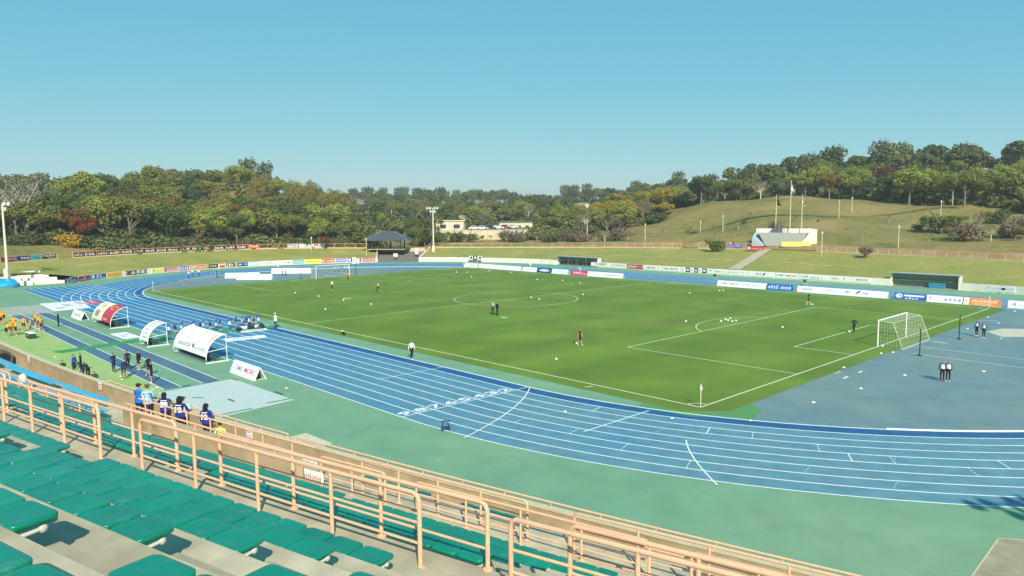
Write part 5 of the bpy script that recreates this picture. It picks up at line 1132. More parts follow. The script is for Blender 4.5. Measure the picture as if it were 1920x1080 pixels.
def person(label, p, rz, pose, shirt, sleeve, shorts, legs, shoes, hair='1c1816', h=1.72, group=None, number=None, numcol='f2f2f2', cap=None, longhair=False, vest=None):
    o = link('person', BODY[pose]); o.location = p; o.rotation_euler = (0, 0, rz); s = h/1.72; o.scale = (s, s, s)
    for i, c in enumerate((None, shirt, sleeve, shorts, legs, shoes, hair)):
        if c: o.material_slots[i].link = 'OBJECT'; o.material_slots[i].material = flat(c, .85)
    tag(o, label, 'person', group)
    if number:
        mb = MB(); text_into(mb, number, -.13, 1.02, .26, .25, -.155, 0, .04); mb.build('number', flat(numcol), o)
        MB().box((0, -.15, 1.34), (.22, .012, .04)).build('name_strip', flat(numcol), o)
    if number or cap or longhair:
        mb = MB(); mb.tube([(0, .0, .80), (0, .0, .92), (0, 0, 1.08)], [.185, .18, .15], 14, cap=False); hm = mb.build('shirt_hem', flat(shirt, .85), o); hm.scale = (1, .74, 1)
    if cap:
        mb = MB(); mb.sphere((0, .015, 1.66), .108, 10, 6, sc=(.9, 1.05, .75)); mb.box((0, .14, 1.655), (.15, .12, .015)); mb.build('cap', flat(cap), o)
    if longhair:
        mb = MB(); mb.sphere((0, -.01, 1.63), .108, 10, 8, sc=(.92, 1, 1)); mb.tube([(0, -.05, 1.62), (0, -.09, 1.48), (0, -.11, 1.36)], [.095, .09, .04], 8); mb.build('hair', flat(hair), o)
    if vest:
        mb = MB(); mb.tube([(0, .005, 1.02), (0, .0, 1.2), (0, .008, 1.38)], [.17, .175, .165], 12, cap=False); w = mb.build('vest', flat(vest), o); w.scale = (1.02, .74, 1)
    return o
def face(p, q): return math.atan2(q[1]-p[1], q[0]-p[0])-PI/2
BK, NV, SK_, WH_ = '17191d', '1d2b4a', 'c48f6c', 'e9e9e4'
def gp(q, z=.012): return (q[0], q[1], z)
person('player in black kit walking with a ball in midfield', gp((32.186, -22.599, -0)), R(-60), 'walk', BK, SK_, BK, SK_, 'f0f0ee', group='players warming up')
person('player in black standing by the far penalty box corner', gp((34.356, 21.811, 0)), R(150), 'walk', BK, SK_, '23261f', 'd8d0a8', WH_, group='players warming up')
person('player in navy running inside the penalty area', gp((47.907, 2.508, 0)), R(40), 'run', NV, NV, BK, BK, '20242c', group='players warming up')
person('coach with a pale top standing near the centre circle', gp((10.287, -13.952, 0)), R(200), 'stand', 'b9b5b0', BK, BK, BK, BK, group='coaches by the centre circle'); person('coach all in black standing near the centre circle', gp((11.228, -14.046, 0)), R(180), 'stand', BK, BK, BK, BK, BK, group='coaches by the centre circle')
person('person in a white shirt and black trousers walking along the touchline', gp((25.903, -37.735, -0), 0), R(-100), 'walk', WH_, WH_, BK, BK, 'd8d8d8')
person('official in a white vest and cap standing at the track edge', gp((0.59, -38.041, 0), 0), R(200), 'stand', 'dfe4e2', SK_, '2c4258', '2c4258', BK, cap='ecece6')
person('player in a white top and black shorts in the left half', gp((-31.172, -12.546, 0)), R(190), 'stand', WH_, WH_, BK, BK, WH_, group='players warming up'); person('player in a yellow top dribbling in the left half', gp((-22.639, -9.139, 0)), R(200), 'run', 'e6b83a', 'e6b83a', '23231f', '23231f', BK, group='players warming up')
person('goalkeeper in an orange top at the far left goal', gp((-46.62, -0.126, 0)), R(220), 'bend', 'e0a050', 'e0a050', '3c2a20', '3c2a20', BK, group='players warming up'); person('player in a grey top at the far left corner', gp((-32.687, 15.524, 0)), R(160), 'walk', 'cfd4c4', 'cfd4c4', '3d4a34', SK_, BK, group='players warming up')
for i, (q, rz) in enumerate((((61.22, -15.183, 0), 175), ((61.525, -14.882, 0), 185), ((57.312, 9.296, 0), 150), ((58.151, 8.349, 0), 160))):
    person(('left ball helper of the nearer pair behind the goal, white bib', 'right ball helper of the nearer pair behind the goal, white bib', 'left ball helper of the farther pair behind the goal', 'right ball helper of the farther pair behind the goal')[i], gp(q, .008), R(rz), 'stand', '22273a', '22273a', '1b2030', '1b2030', 'c84a58' if i == 0 else 'e4e4e4', h=1.68, group='ball helpers behind the right goal', vest='ece9e0')
far = [((-72.903, -20.687, 0), 'leftmost of the four helpers at the left bend'), ((-76.208, -18.73, 0), 'second helper at the left bend'), ((-75.855, -17.569, 0), 'third helper at the left bend'), ((-70.414, -16.017, 0), 'lone helper at the left bend in dark clothes'), ((-65.092, -4.502, 0), 'left carrier of the long white board'), ((-63.964, -4.357, 0), 'right carrier of the long white board'), ((-77.27, 0.54, 0), 'helper at the end of the carried board'), ((-62.913, 6.462, 0), 'leftmost helper behind the left goal'), ((-63.022, 7.307, 0), 'second helper behind the left goal'), ((-61.96, 8.249, 0), 'third helper behind the left goal'), ((-61.43, 8.72, 0), 'rightmost helper behind the left goal')]
for i, (q, lb) in enumerate(far): person(lb+', white top and blue trousers' if i != 3 else lb, gp(q, .01), R(200+17*i), 'stand', WH_ if i != 3 else '2c3448', WH_, '2a5078', '2a5078', '2a3040', h=1.6, group='helpers at the left goal')
# crew of ball children in blue, on the track
crew = [((-3.215, -48.224, 0)), ((-3.095, -47.631, 0)), ((-3.488, -46.8, 0)), ((-3.224, -46.301, 0)), ((-3.441, -45.518, 0)), ((-3.301, -44.882, -0)), ((-3.231, -44.562, 0)), ((-2.859, -43.951, 0)), ((-2.585, -43.432, -0)), ((-3.981, -42.432, 0)), ((-2.238, -42.07, 0)), ((-3.417, -40.819, 0)), ((-3.122, -40.265, 0)), ((-2.951, -39.828, 0)), ((-2.913, -39.519, 0)), ((-2.718, -39.057, 0)), ((-2.712, -38.5, 0))]
for i, q in enumerate(crew):
    person('ball crew child in blue on the track, %s from the left' % nth[i], gp(q, .02), R(20+(i*53) % 160), ('stand', 'bend', 'stand', 'walk')[i % 4], ('2a6ab0', '2a62a8', '2f74b8')[i % 3], ('2a6ab0', SK_)[i % 2], ('e6e8ea', '22304a', 'e9ecec', '22304a')[i % 4], ('22304a', SK_)[i % 2], 'e6c23a' if i == 10 else '30343c', h=1.5, group='ball crew in blue on the track')
for i, q in enumerate(((-0.175, -41.873, 0), (-0.88, -41.023, 0), (-0.727, -40.357, 0), (-0.945, -39.516, 0), (-0.879, -38.92, 0))):
    g = thing('kit_bag', 'dark kit bag on the track by the ball crew, %s from the left' % nth[i], 'bag', gp(q, .02), R(20+i*37), 'bags by the ball crew'); mb = MB(); mb.tube([(-.34, 0, .2), (-.28, 0, .2), (.28, 0, .2), (.34, 0, .2)], [.12, .19, .19, .12], 10); mb.build('body', flat(('23262c', 'd8dade', '2c2f38', 'c9ccd0', '26282c')[i]), g); MB().tube([(-.2, 0, .38), (-.1, 0, .5), (.1, 0, .5), (.2, 0, .38)], .015, 5).build('handle', M_DARK, g)
p = (9.978, -35.018, 0); g = thing('kit_bag', 'black bag lying by the touchline near the halfway line', 'bag', gp(p, .0), R(-20)); mb = MB(); mb.tube([(-.7, 0, .14), (-.6, 0, .14), (.5, 0, .12), (.62, 0, .1)], [.1, .14, .13, .06], 10); mb.build('body', flat('1c1f24'), g); MB().sphere((-.55, 0, .24), .12, 8, 6).build('bundle', M_WHITE, g)
# squad in black by the runway
for i, (q, ps, rz, a) in enumerate((((13.201, -58.082, 0), 'fold', 120, (NV, NV, NV, NV)), ((16.315, -58.238, 0), 'bend', 60, (NV, NV, NV, '8a6a50')), ((12.904, -56.956, 0), 'stand', 100, (NV, NV, BK, BK)), ((13.574, -56.297, 0), 'stand', 200, (BK, BK, BK, SK_)), ((19.245, -57.115, 0), 'fold', 150, (BK, BK, BK, SK_)), ((16.705, -56.542, 0), 'walk', 130, (BK, BK, BK, SK_)))):
    person(('tall squad member in navy with folded arms on the runway', 'squad member in navy bending over on the runway', 'squad member in navy standing behind the bending one', 'squad member in black and white socks on the runway', 'squad member in black with folded arms nearest the pit cover', 'squad member in black just behind the one nearest the pit cover')[i], gp(q, .008), R(rz), ps, a[0], a[1], a[2], a[3], 'e2e2e2', group='squad in dark clothes on the runway')
for i, (q, ps, a, lb) in enumerate((((9.271, -60.814, 0), 'sit', ('3a3c34', '2b2b28'), 'person in grey crouching by the stand wall'), ((11.558, -60.53, 0), 'stand', ('2c58c4', NV), 'person in a bright blue jacket by the stand wall'), ((11.269, -59.984, 0), 'stand', (BK, BK), 'person in black standing behind the stand wall'), ((13.617, -60.378, 0), 'bend', (NV, NV), 'person in a navy coat bending by the stand wall'), ((14.521, -60.265, 0), 'bend', (NV, BK), 'second person in a navy coat bending by the stand wall'), ((15.7, -60.117, 0), 'sit', ('3d4238', BK), 'person in dark green crouching at the end of the group by the wall'))):
    person(lb, gp(q, .008), R(100+i*31), ps, a[0], a[0], a[1], a[1], BK, group='group beside the stand wall')
# squad in yellow bibs at the far left
for i, (q, ps, rz) in enumerate((((-14.345, -60.85, -0), 'bend', 30), ((-15.231, -60.299, 0), 'stand', 60), ((-14.643, -59.968, 0), 'stand', 20), ((-17.431, -58.74, 0), 'walk', 80), ((-14.922, -58.558, 0), 'stand', 170), ((-17.99, -57.214, 0), 'stand', 200), ((-15.73, -57.354, 0), 'walk', 160), ((-20.586, -57.022, 0), 'stand', 190), ((-24.806, -59.678, 0), 'stand', 40), ((-26.627, -59.124, 0), 'stand', 110), ((-18.442, -59.459, 0), 'stand', 90), ((-19.349, -60.84, 0), 'stand', 60))):
    person('player in a yellow bib on the left runway, %s' % ('bending at the front', 'beside the bending one', 'third from the left', 'walking to the bench', 'standing behind the box', 'left of the rear trio', 'front of the rear trio', 'back of the rear trio', 'at the left edge', 'behind the one at the edge', 'in the middle of the bunch', 'cut by the left edge')[i], gp(q, .008), R(rz), ps, 'ecaa28', 'ecaa28' if i % 2 else SK_, ('2a2420', '352c26')[i % 2], SK_, 'e8e8e8', h=1.72, group='players in yellow bibs')
person('steward in dark clothes standing on the left runway', gp((-18.626, -55.141, 0), .008), R(150), 'stand', '2a3a40', '2a3a40', '25323a', '25323a', BK)
p = (-11.659, -59.17, 0); g = thing('equipment_case', 'black and white equipment case on the yellow green strip', 'case', gp(p, .005), R(4)); MB().box((0, 0, .3), (1.4, .6, .5)).build('body', flat('33403c'), g); MB().box((0, 0, .58), (1.5, .66, .07)).build('lid', flat('e6e8e2'), g); MB().box((0, -.31, .32), (.3, .03, .1)).build('handle', flat('c8ccc8'), g)
# supporters along the front wall
sup = [(7.725, '1f6fd0', '1f6fd0', None, 'man in a bright blue shirt and black cap', {'cap': '22221f'}, 'lean', 1.72), (7.844, '8ec4e4', '8ec4e4', '12', 'man in a pale blue shirt numbered 12 and a grey cap', {'cap': '50565c'}, 'lean', 1.74), (8.197, '26389c', SK_, '1', 'dark haired woman in a blue shirt holding a drink', {'longhair': True}, 'lean', 1.62), (8.524, 'e6ebf2', 'e6ebf2', None, 'person in a white shirt half hidden by the next one', {'cap': '2a2f44'}, 'lean', 1.66), (8.534, '23367e', '23367e', '12', 'woman in a dark blue shirt numbered 12 with tied hair', {'longhair': True}, 'lean', 1.72), (8.924, '22358c', '22358c', '12', 'long haired woman in a dark blue shirt numbered 12', {'longhair': True}, 'lean', 1.66), (9.359, 'dfe86a', 'e6e6d8', None, 'steward in a yellow vest and black hat', {'cap': '1b1b1d'}, 'stand', 1.36)]
for i, (th, sh, sl_, num, lb, kw, ps, hh_) in enumerate(sup):
    rr_ = (300.10, 299.95, 300.0, 300.0, 300.15, 300.0, 300.7)[i]
    q = PT(rr_, th, 2.4); person(lb+' at the front wall', q, R(42+(-14, 2, 18, -8, 2, -4, 0)[i]), ('lean', 'fold', 'lean', 'lean', 'fold', 'stand', 'stand')[i], sh, sl_, '1c2030', '1c2030', '24262c', h=hh_*1.06, group='supporters at the front wall', number=num, **kw).scale.x *= 1.25
g = thing('towel', 'cream towel draped over the lower railing at the left', 'towel', PT(305.35, 7.846, 5.08)); mb = MB(); mb.tube([(-.35, 0, .45), (-.1, .05, .5), (.2, 0, .47), (.4, 0, .4)], [.1, .17, .14, .06], 8); mb.build('cloth', flat('efe2c8', .95), g); mb = MB(); mb.box((0, -.06, .3), (.4, .04, .35)); mb.build('fold', flat('f2e8d4', .95), g)
p = (-3.713, -62.115, 0); g = thing('tyre_stack', 'dark covered equipment behind the front wall at the left edge', 'equipment', PT(300.4, 3.665, 2.4), R(4)); mb = MB(); mb.tube([(-.4, 0, .55), (.4, 0, .55)], .55, 14); mb.build('drum', flat('5a564c'), g); MB().box((.1, -.3, .4), (.8, .3, .3)).build('cushion', flat('7a3038'), g); MB().tube([(-.42, 0, .55), (.42, 0, .55)], .38, 12).build('core', M_DARK, g)
p = (44.8, -49.009, 0); g = thing('starting_block', 'small dark hurdle stand lying on the outer lane', 'equipment', gp(p, .013), R(60)); 
for x in (-.22, .22): MB().tube([(x, -.2, .03), (x, .25, .03), (x*.6, .1, .55)], .03, 6).build('leg', flat('1c2c4a'), g)
MB().tube([(-.3, .1, .55), (.3, .1, .55)], .035, 6).build('bar', flat('1c2c4a'), g); MB().box((0, 0, .2), (.5, .1, .12)).build('weight', flat('22385a'), g)
for i, p in enumerate(((49.411, 54.421, 0), (4.635, 47.621, 0), (21.862, 48.122, 0), (-43.654, 47.05, 0), (-26.682, 45.224, 0))):
    g = thing('folding_stool', 'small stool on the apron in front of the far wall, %s' % ('near the orange board', 'left of the blue board', 'behind the longest board', 'behind the long white boards', 'above the crimson board')[i], 'stool', gp(p, 0), R(30*i), 'stools by the far track'); MB().box((0, 0, .48), (.5, .45, .06)).build('seat', flat(('e8e4dc', '2a2c2a', '2a2c2a', 'eaeaea', 'eaeaea')[i]), g)
    for a in (-1, 1):
        for b in (-1, 1): MB().tube([(a*.2, b*.18, 0), (a*.16, b*.14, .46)], .025, 5).build('leg', M_WHITE, g)
    MB().box((0, .22, .7), (.5, .05, .35)).build('backrest', flat(('1f211f', '2a2c2a', '2a2c2a', 'eaeaea', 'eaeaea')[i]), g)

# ================================================================== TREES
def leafmat(name, c1, c2, tr):
    m = mat(name, c1, .85, .22, .9, 0, c2, .35, space='world', low=.3, high=.7, trans=tr); return m
def crown_mesh(kind, seed):
    rnd = random.Random(seed); mb = MB()
    spec = {'round': (17, 2900, .46), 'broad': (21, 3300, .46), 'tall': (17, 2700, .44), 'conifer': (0, 1900, .42), 'bamboo': (22, 2900, .40), 'shrub': (8, 1000, .36), 'sparse': (14, 650, .34), 'bare': (26, 1900, .24)}[kind]
    lobes = []
    if kind == 'conifer':
        for k in range(14): t = k/13; lobes.append((Vector((rnd.uniform(-.2, .2), rnd.uniform(-.2, .2), 1.5+7.5*t)), 2.1*(1-t)+.35, .5))
    elif kind == 'bamboo':
        for k in range(spec[0]):
            a = rnd.uniform(0, 2*PI); q = rnd.uniform(0, 2.2); lobes.append((Vector((q*math.cos(a), q*math.sin(a), rnd.uniform(4, 9))), rnd.uniform(.5, 1.05), 2.0))
    elif kind == 'shrub':
        for k in range(spec[0]): a = rnd.uniform(0, 2*PI); q = rnd.uniform(.3, 1.6); lobes.append((Vector((q*math.cos(a), q*math.sin(a), rnd.uniform(.7, 1.6))), rnd.uniform(.7, 1.2), .8))
    else:
        H0, Rr, zr = {'round': (5.4, 2.5, 2.0), 'broad': (5.2, 3.4, 1.6), 'tall': (6.0, 1.9, 2.9), 'sparse': (5.0, 2.6, 1.8), 'bare': (5.4, 3.0, 2.1)}[kind]
        for k in range(spec[0]):
            a = rnd.uniform(0, 2*PI); q = Rr*math.sqrt(rnd.random())*(1+.25*math.sin(2*a+seed)); zz = H0+rnd.uniform(-1, 1)*zr*(1-.55*q/Rr)
            lobes.append((Vector((q*math.cos(a), q*math.sin(a), zz)), rnd.uniform(.75, 1.5)*(1-.25*q/Rr), rnd.uniform(.7, .95)))
    tot = sum(l[1]**2 for l in lobes); vs = []; fs = []
    for c, r, sz in lobes:
        n = int(spec[1]*r*r/tot)
        for i in range(n):
            d = Vector((rnd.gauss(0, 1), rnd.gauss(0, 1), rnd.gauss(0, 1)+.15)).normalized()
            rr_ = r*(rnd.uniform(.62, 1.0)**.6)*(1+.22*math.sin(d.x*5+seed)*math.sin(d.y*4+c.x)+.12*rnd.uniform(-1, 1))
            p = c+Vector((d.x*rr_, d.y*rr_, d.z*rr_*sz)); nn = (d+Vector((rnd.gauss(0, .55), rnd.gauss(0, .55), rnd.gauss(0, .55)+.25))).normalized()
            a = nn.orthogonal().normalized(); b = nn.cross(a); t = rnd.uniform(0, PI); e = a*math.cos(t)+b*math.sin(t); f = nn.cross(e); s = spec[2]*rnd.uniform(.55, 1.15)*.5
            o = len(vs); vs += [p-e*s, p+f*s*.62+nn*s*.12, p+e*s, p-f*s*.62+nn*s*.12]; fs.append((o, o+1, o+2, o+3))
    mb.add(vs, fs); return mb
M_BARK = mat('bark_grey', '6f6252', .95, .2, 4., .4, '8a7c68', 1.2); M_BARKP = mat('bark_pale', 'd2c4a8', .95, .15, 4., .3)
def trunk_mesh(kind, seed, pale=False):
    rnd = random.Random(seed+99); mb = MB(); H0 = {'shrub': 1.2, 'conifer': 8.5, 'tall': 6.5, 'bamboo': 7}.get(kind, 5.2)
    mb.tube([(0, 0, -.8), (rnd.uniform(-.1, .1), rnd.uniform(-.1, .1), H0*.4), (rnd.uniform(-.3, .3), rnd.uniform(-.3, .3), H0)], [.22, .16, .05] if kind != 'bare' else [.3, .24, .08], 6)
    for k in range(16 if kind == 'bare' else 10 if kind == 'sparse' else 5):
        a = rnd.uniform(0, 2*PI); z = H0*rnd.uniform(.3, .75); L = rnd.uniform(1.4, 2.9); e = Vector((math.cos(a)*L*.75, math.sin(a)*L*.75, z+L*.85)); mid = Vector((math.cos(a)*L*.3, math.sin(a)*L*.3, z+L*.4))
        mb.tube([(0, 0, z), mid, e], [.09, .06, .02] if kind != 'bare' else [.14, .10, .04], 5)
        if kind in ('sparse', 'bare'):
            for j in range(7 if kind == 'bare' else 5): q = mid.lerp(e, rnd.random()); mb.tube([q, q+Vector((rnd.uniform(-.8, .8), rnd.uniform(-.8, .8), rnd.uniform(.3, 1.0)))], [.03, .01], 4)
    return mb
KINDS = {  # name: (shape, two leaf colours and the light through the leaf as 0-255 triples, label words)
 'evergreen': ('round', (78, 92, 46), (102, 115, 56), (110, 125, 48), 'dark evergreen'), 'oak': ('broad', (111, 115, 52), (138, 138, 68), (145, 150, 58), 'broad olive green'), 'light': ('round', (135, 142, 62), (162, 164, 72), (170, 175, 66), 'light green'), 'tall': ('tall', (90, 104, 54), (116, 128, 66), (122, 134, 56), 'tall green'),
 'red': ('round', (92, 56, 34), (118, 73, 46), (122, 70, 38), 'dark red autumn'), 'orange': ('round', (116, 98, 46), (142, 115, 56), (138, 112, 48), 'orange brown autumn'), 'yellow': ('broad', (152, 138, 44), (176, 160, 64), (180, 164, 48), 'yellow green'), 'bamboo': ('bamboo', (140, 130, 64), (164, 152, 76), (165, 152, 68), 'feathery bamboo-like'),
 'conifer': ('conifer', (50, 80, 42), (70, 100, 62), (76, 108, 44), 'dark conical'), 'grey': ('sparse', (132, 122, 96), (152, 140, 110), (150, 132, 88), 'half bare grey brown'), 'bare': ('bare', (136, 132, 110), (154, 148, 126), (146, 140, 112), 'pale half bare'), 'rust': ('round', (128, 66, 44), (150, 84, 56), (150, 78, 46), 'rust red autumn'), 'shrub': ('shrub', (79, 95, 40), (110, 116, 52), (106, 122, 44), 'low green bush'),
 'goldshrub': ('shrub', (185, 143, 28), (208, 168, 40), (192, 154, 32), 'golden yellow bush'), 'redshrub': ('shrub', (124, 106, 88), (143, 122, 100), (134, 112, 90), 'grey brown bush')}
PROTO = {}
def proto(kind, var):
    k = (kind, var)
    if k in PROTO: return PROTO[k]
    sh, c1, c2, tr, _ = KINDS[kind]; sd_ = hash(kind) % 7 if False else sum(map(ord, kind))*3+var
    PROTO[k] = (crown_mesh(sh, sd_).mesh('crown', leafmat('leaf_'+kind, c1, c2, tr)), trunk_mesh(sh, sd_).mesh('trunk', M_BARKP if kind == 'bare' or (kind == 'grey' and var) else M_BARK)); return PROTO[k]
TREES = 0
def tree(kind, x, y, h, where, rnd, z=None, w=1., size=''):
    global TREES
    cr, tk = proto(kind, rnd.randint(0, 2)); base = {'shrub': 2.4, 'goldshrub': 2.4, 'redshrub': 2.4, 'conifer': 9.6, 'bamboo': 10.5, 'tall': 9.8}.get(kind, 8.2)
    s = h/base; nm = 'bush' if 'shrub' in kind else 'tree'
    g = thing(nm, '%s%s%s %s' % (size, KINDS[kind][4], '' if nm == 'bush' else ' tree', where), nm, (x, y, (terr(x, y) if z is None else z)-.1), rnd.uniform(0, 6.28), 'trees and bushes '+where)
    g.scale = (s*w*rnd.uniform(.9, 1.12), s*w*rnd.uniform(.9, 1.12), s); link('trunk', tk, g); link('crown', cr, g); TREES += 1
    return g
def zone(c, n, kinds, hr, where, seed, w=1.):
    """scatter n trees over a quadrilateral of ground"""
    rnd = random.Random(seed); A, B, C_, D_ = [Vector(q[:2]) for q in c]; pts = []
    ax = (B+C_)/2-(A+D_)/2; i0_ = lambda p: (p-(A+D_)/2).dot(ax)/ax.length_squared
    for i in range(n):
        best = None
        for t in range(7):
            u, v = rnd.random(), rnd.random(); p = (A*(1-u)+B*u)*(1-v)+(D_*(1-u)+C_*u)*v
            dmin = min([(p-q).length for q in pts] or [99])
            if best is None or dmin > best[0]: best = (dmin, p)
        p = best[1]
        while perim_dist(p.x, p.y)-foff(perim_s(p.x, p.y)) < 3: p = p+(p-Vector(CAM[:2])).normalized()*1.2
        pts.append(p); hq = rnd.uniform(*hr); f_ = (hq-hr[0])/(hr[1]-hr[0]); tree(rnd.choice(kinds), p.x, p.y, hq, where+(', left part' if (i0_(p) < .34) else ', right part' if i0_(p) > .66 else ', middle part'), rnd, w=w, size='large ' if f_ > .66 else 'small ' if f_ < .34 else '')
E_, O_, L_, T_ = 'evergreen', 'oak', 'light', 'tall'
zone(((-125.157, -47.052, 0), (-118.695, -10.393, 0), (-150.037, -0.064, 0), (-159.826, -42.249, 0)), 30, [E_, O_, O_, T_, 'grey', E_, 'orange', L_, O_], (10, 14.5), 'behind the left fence', 1, 1.15)
zone(((-118.695, -10.393, 0), (-104.359, 33.093, 0), (-128.431, 47.395, 0), (-148.138, -0.69, 0)), 22, [E_, E_, O_, L_, L_, 'tall', 'orange'], (9, 13), 'behind the middle left fence', 2, 1.15)
zone(((-162.798, -41.837, 0), (-151.496, 4.972, 0), (-233.626, 33.671, 0), (-248.975, -29.897, 0)), 34, [O_, T_, E_, L_, O_, T_], (11.5, 16), 'on the left hill', 3, 1.15)
zone(((-150.037, -0.064, 0), (-131.866, 51.392, 0), (-201.508, 90.809, 0), (-230.766, 26.542, 0)), 40, ['bamboo', 'bamboo', L_, O_, 'yellow', 'bamboo', T_, 'conifer'], (9, 13), 'on the bamboo hill', 4, 1.2)
zone(((-104.942, 36.006, 0), (-89.89, 57.635, 0), (-137.719, 95.495, 0), (-157.061, 67.701, 0)), 20, [E_, L_, O_, 'shrub', 'shrub', 'grey', 'conifer'], (4, 6.2), 'behind the pavilion', 5)
zone(((-180.015, 78.04, 0), (-146.851, 152.597, 0), (-200.978, 211.563, 0), (-248.793, 118.9, 0)), 44, [O_, E_, T_, L_, 'bamboo', 'grey', O_], (8.5, 12.5), 'in the middle distance', 6, 1.2)
zone(((-90.663, 95.651, 0), (-73.428, 104.602, 0), (-113.643, 155.703, 0), (-131.258, 139.876, 0)), 16, [E_, O_, E_, 'grey', L_], (6, 9), 'right of the cream building', 7)
zone(((-67.602, 96.433, 0), (-63.486, 130.991, 0), (-106.845, 198.251, 0), (-134.604, 177.283, 0)), 30, ['yellow', L_, 'bamboo', 'yellow', 'grey', O_], (7, 11), 'at the foot of the right hill', 8, 1.2)
zone(((-68.027, 142.41, 0), (-30.983, 158.71, 0), (-48.709, 196.786, 0), (-94.762, 182.276, 0)), 24, ['grey', O_, 'grey', E_, 'orange', L_], (7.5, 10.5), 'along the crest of the right meadow', 9, 1.2)
zone(((-30.139, 156.897, 0), (33.944, 148.535, 0), (22.955, 204.466, 0), (-48.709, 196.786, 0)), 58, [O_, O_, L_, E_, T_, E_, L_, 'orange', O_, E_, L_, T_, O_, L_, 'grey'], (7, 11.5), 'in the right wood', 10, 1.15)
zone(((25.854, 103.382, 0), (43.584, 99.473, 0), (38.379, 125.967, 0), (19.678, 128.661, 0)), 12, ['grey', 'grey', O_, 'redshrub', 'shrub'], (3, 5), 'on the lower right meadow', 11)
zone(((-66.728, 75.687, 0), (-47.994, 91.639, 0), (-55.201, 102.485, 0), (-75.724, 85.071, 0)), 13, ['grey', 'redshrub', 'shrub', 'redshrub', 'grey'], (2.6, 4.4), 'just behind the far fence', 12, 1.2)
zone(((-119.484, -42.964, 0), (-94.042, 26.964, 0), (-99.201, 30.029, 0), (-124.419, -42.158, 0)), 22, ['shrub', 'redshrub', 'shrub', 'shrub', 'grey'], (2.2, 3.6), 'along the back of the left fence', 13, 1.3)
rs = random.Random(5)
for kind, p, h, lb in (('bare', (-130.645, -37.082, 0), 20.5, 'large pale one at the far left'), ('rust', (-117.5, -28.084, 0), 8.0, 'bright rust red one behind the left banners'), ('goldshrub', (-116.21, -31.353, 0), 3.4, 'at the gap in the left fence'), ('rust', (-103.266, 26.999, 0), 3.8, 'small crimson one left of the pavilion'), ('orange', (-112.701, 22.108, 0), 5, 'orange one at the foot of the bamboo hill'), ('tall', (-172.63, 89.838, 0), 15, 'tall one on the skyline above the pavilion'), ('light', (-107.451, 27.712, 0), 9, 'bright green one left of the pavilion'), ('yellow', (-71.318, 140.167, 0), 12, 'yellow green one at the right meadow edge'), ('broad' if False else 'oak', (-34.323, 186.787, 0), 15, 'tallest on the right skyline'), ('red', (-14.412, 183.855, 0), 13, 'red one on the right skyline'), ('shrub', (-13.877, 77.327, 0), 3.0, 'round bush left of the flag platform'), ('redshrub', (20.865, 76.44, 0), 2.0, 'reddish one behind the right fence'), ('evergreen', (-92.358, 52.799, 0), 5.5, 'dark one right of the pavilion')):
    tree(kind, p[0], p[1], h, '- '+lb, rs)
zone(((-98.796, 65.716, 0), (-79.665, 86.827, 0), (-84.545, 91.845, 0), (-104.269, 70.08, 0)), 11, ['grey', 'grey', 'shrub', 'redshrub', 'light'], (2.2, 4.6), 'in front of the cream retaining wall', 21)
zone(((-6.516, 89.429, 0), (27.533, 97.622, 0), (19.698, 124.503, 0), (-18.836, 113.454, 0)), 9, ['grey', 'redshrub', 'shrub', 'grey'], (1.2, 3.0), 'scattered on the right meadow', 22)
zone(((-50.179, 106.139, 0), (-17.997, 105.999, 0), (-25.949, 121.024, 0), (-56.913, 118.515, 0)), 8, ['grey', 'redshrub', 'shrub', 'grey'], (1.2, 3.2), 'on the slope left of the flags', 23)
# far wooded ridge: one mass
def far_wood(name, quads, seed, label, shp=('round', 'broad', 'tall', 'bamboo'), bh=8.2, st=3):
    rnd = random.Random(seed); vs = []; fs = []; ms = []; pr = [crown_mesh(k, 40+i) for i, k in enumerate(shp)]
    for c, n, hr in quads:
        A, B, C_, D_ = [Vector(q[:2]) for q in c]
        for i in range(n):
            u, v = rnd.random(), rnd.random(); p = (A*(1-u)+B*u)*(1-v)+(D_*(1-u)+C_*u)*v
            while perim_dist(p.x, p.y)-foff(perim_s(p.x, p.y)) < 3.5: p = p+(p-Vector(CAM[:2])).normalized()*1.5
            z = terr(p.x, p.y); q = rnd.choice(pr); s = rnd.uniform(*hr)/(8.2 if q is pr[-1] and bh < 5 else bh); mi = rnd.choice((0, 0, 1, 2)); o = len(vs)
            for f in q.f[::st]:
                o = len(vs); c0 = Vector((0, 0, 0))
                P4 = [Vector(q.v[j]) for j in f]; c0 = sum(P4, Vector())/4
                for w_ in P4: k = c0+(w_-c0)*2.0; vs.append((p.x+k.x*s*1.15, p.y+k.y*s*1.15, z+k.z*s-1.))
                fs.append((o, o+1, o+2, o+3)); ms.append(mi)
    mb = MB(); mb.v = vs; mb.f = fs; mb.m = ms; mb.sm = [False]*len(fs)
    o = mb.build(name, [leafmat('leaf_far1', '626a3a', '767c46', '787e3a'), leafmat('leaf_far2', '757b42', '888a4e', '848640'), leafmat('leaf_far3', '546038', '667040', '687438')]); tag(o, label, 'woodland', None, 'stuff')
far_wood('far_woodland', [(((-276.534, 110.216, 0), (-141.453, 259.302, 0), (-207.26, 359.649, 0), (-382.865, 165.838, 0)), 110, (8, 12)), (((-400.587, 175.108, 0), (-218.228, 376.373, 0), (-295.003, 493.444, 0), (-524.64, 239.999, 0)), 110, (9, 13)), (((-254.346, -32.341, 0), (-218.938, 80.088, 0), (-294.256, 119.487, 0), (-338.648, -21.47, 0)), 70, (9, 13)), (((-98.447, 185.822, 0), (25.038, 211.988, 0), (12.727, 278.864, 0), (-140.435, 247.967, 0)), 80, (9, 12.5))], 3, 'distant wooded ridge closing the view behind the arena')

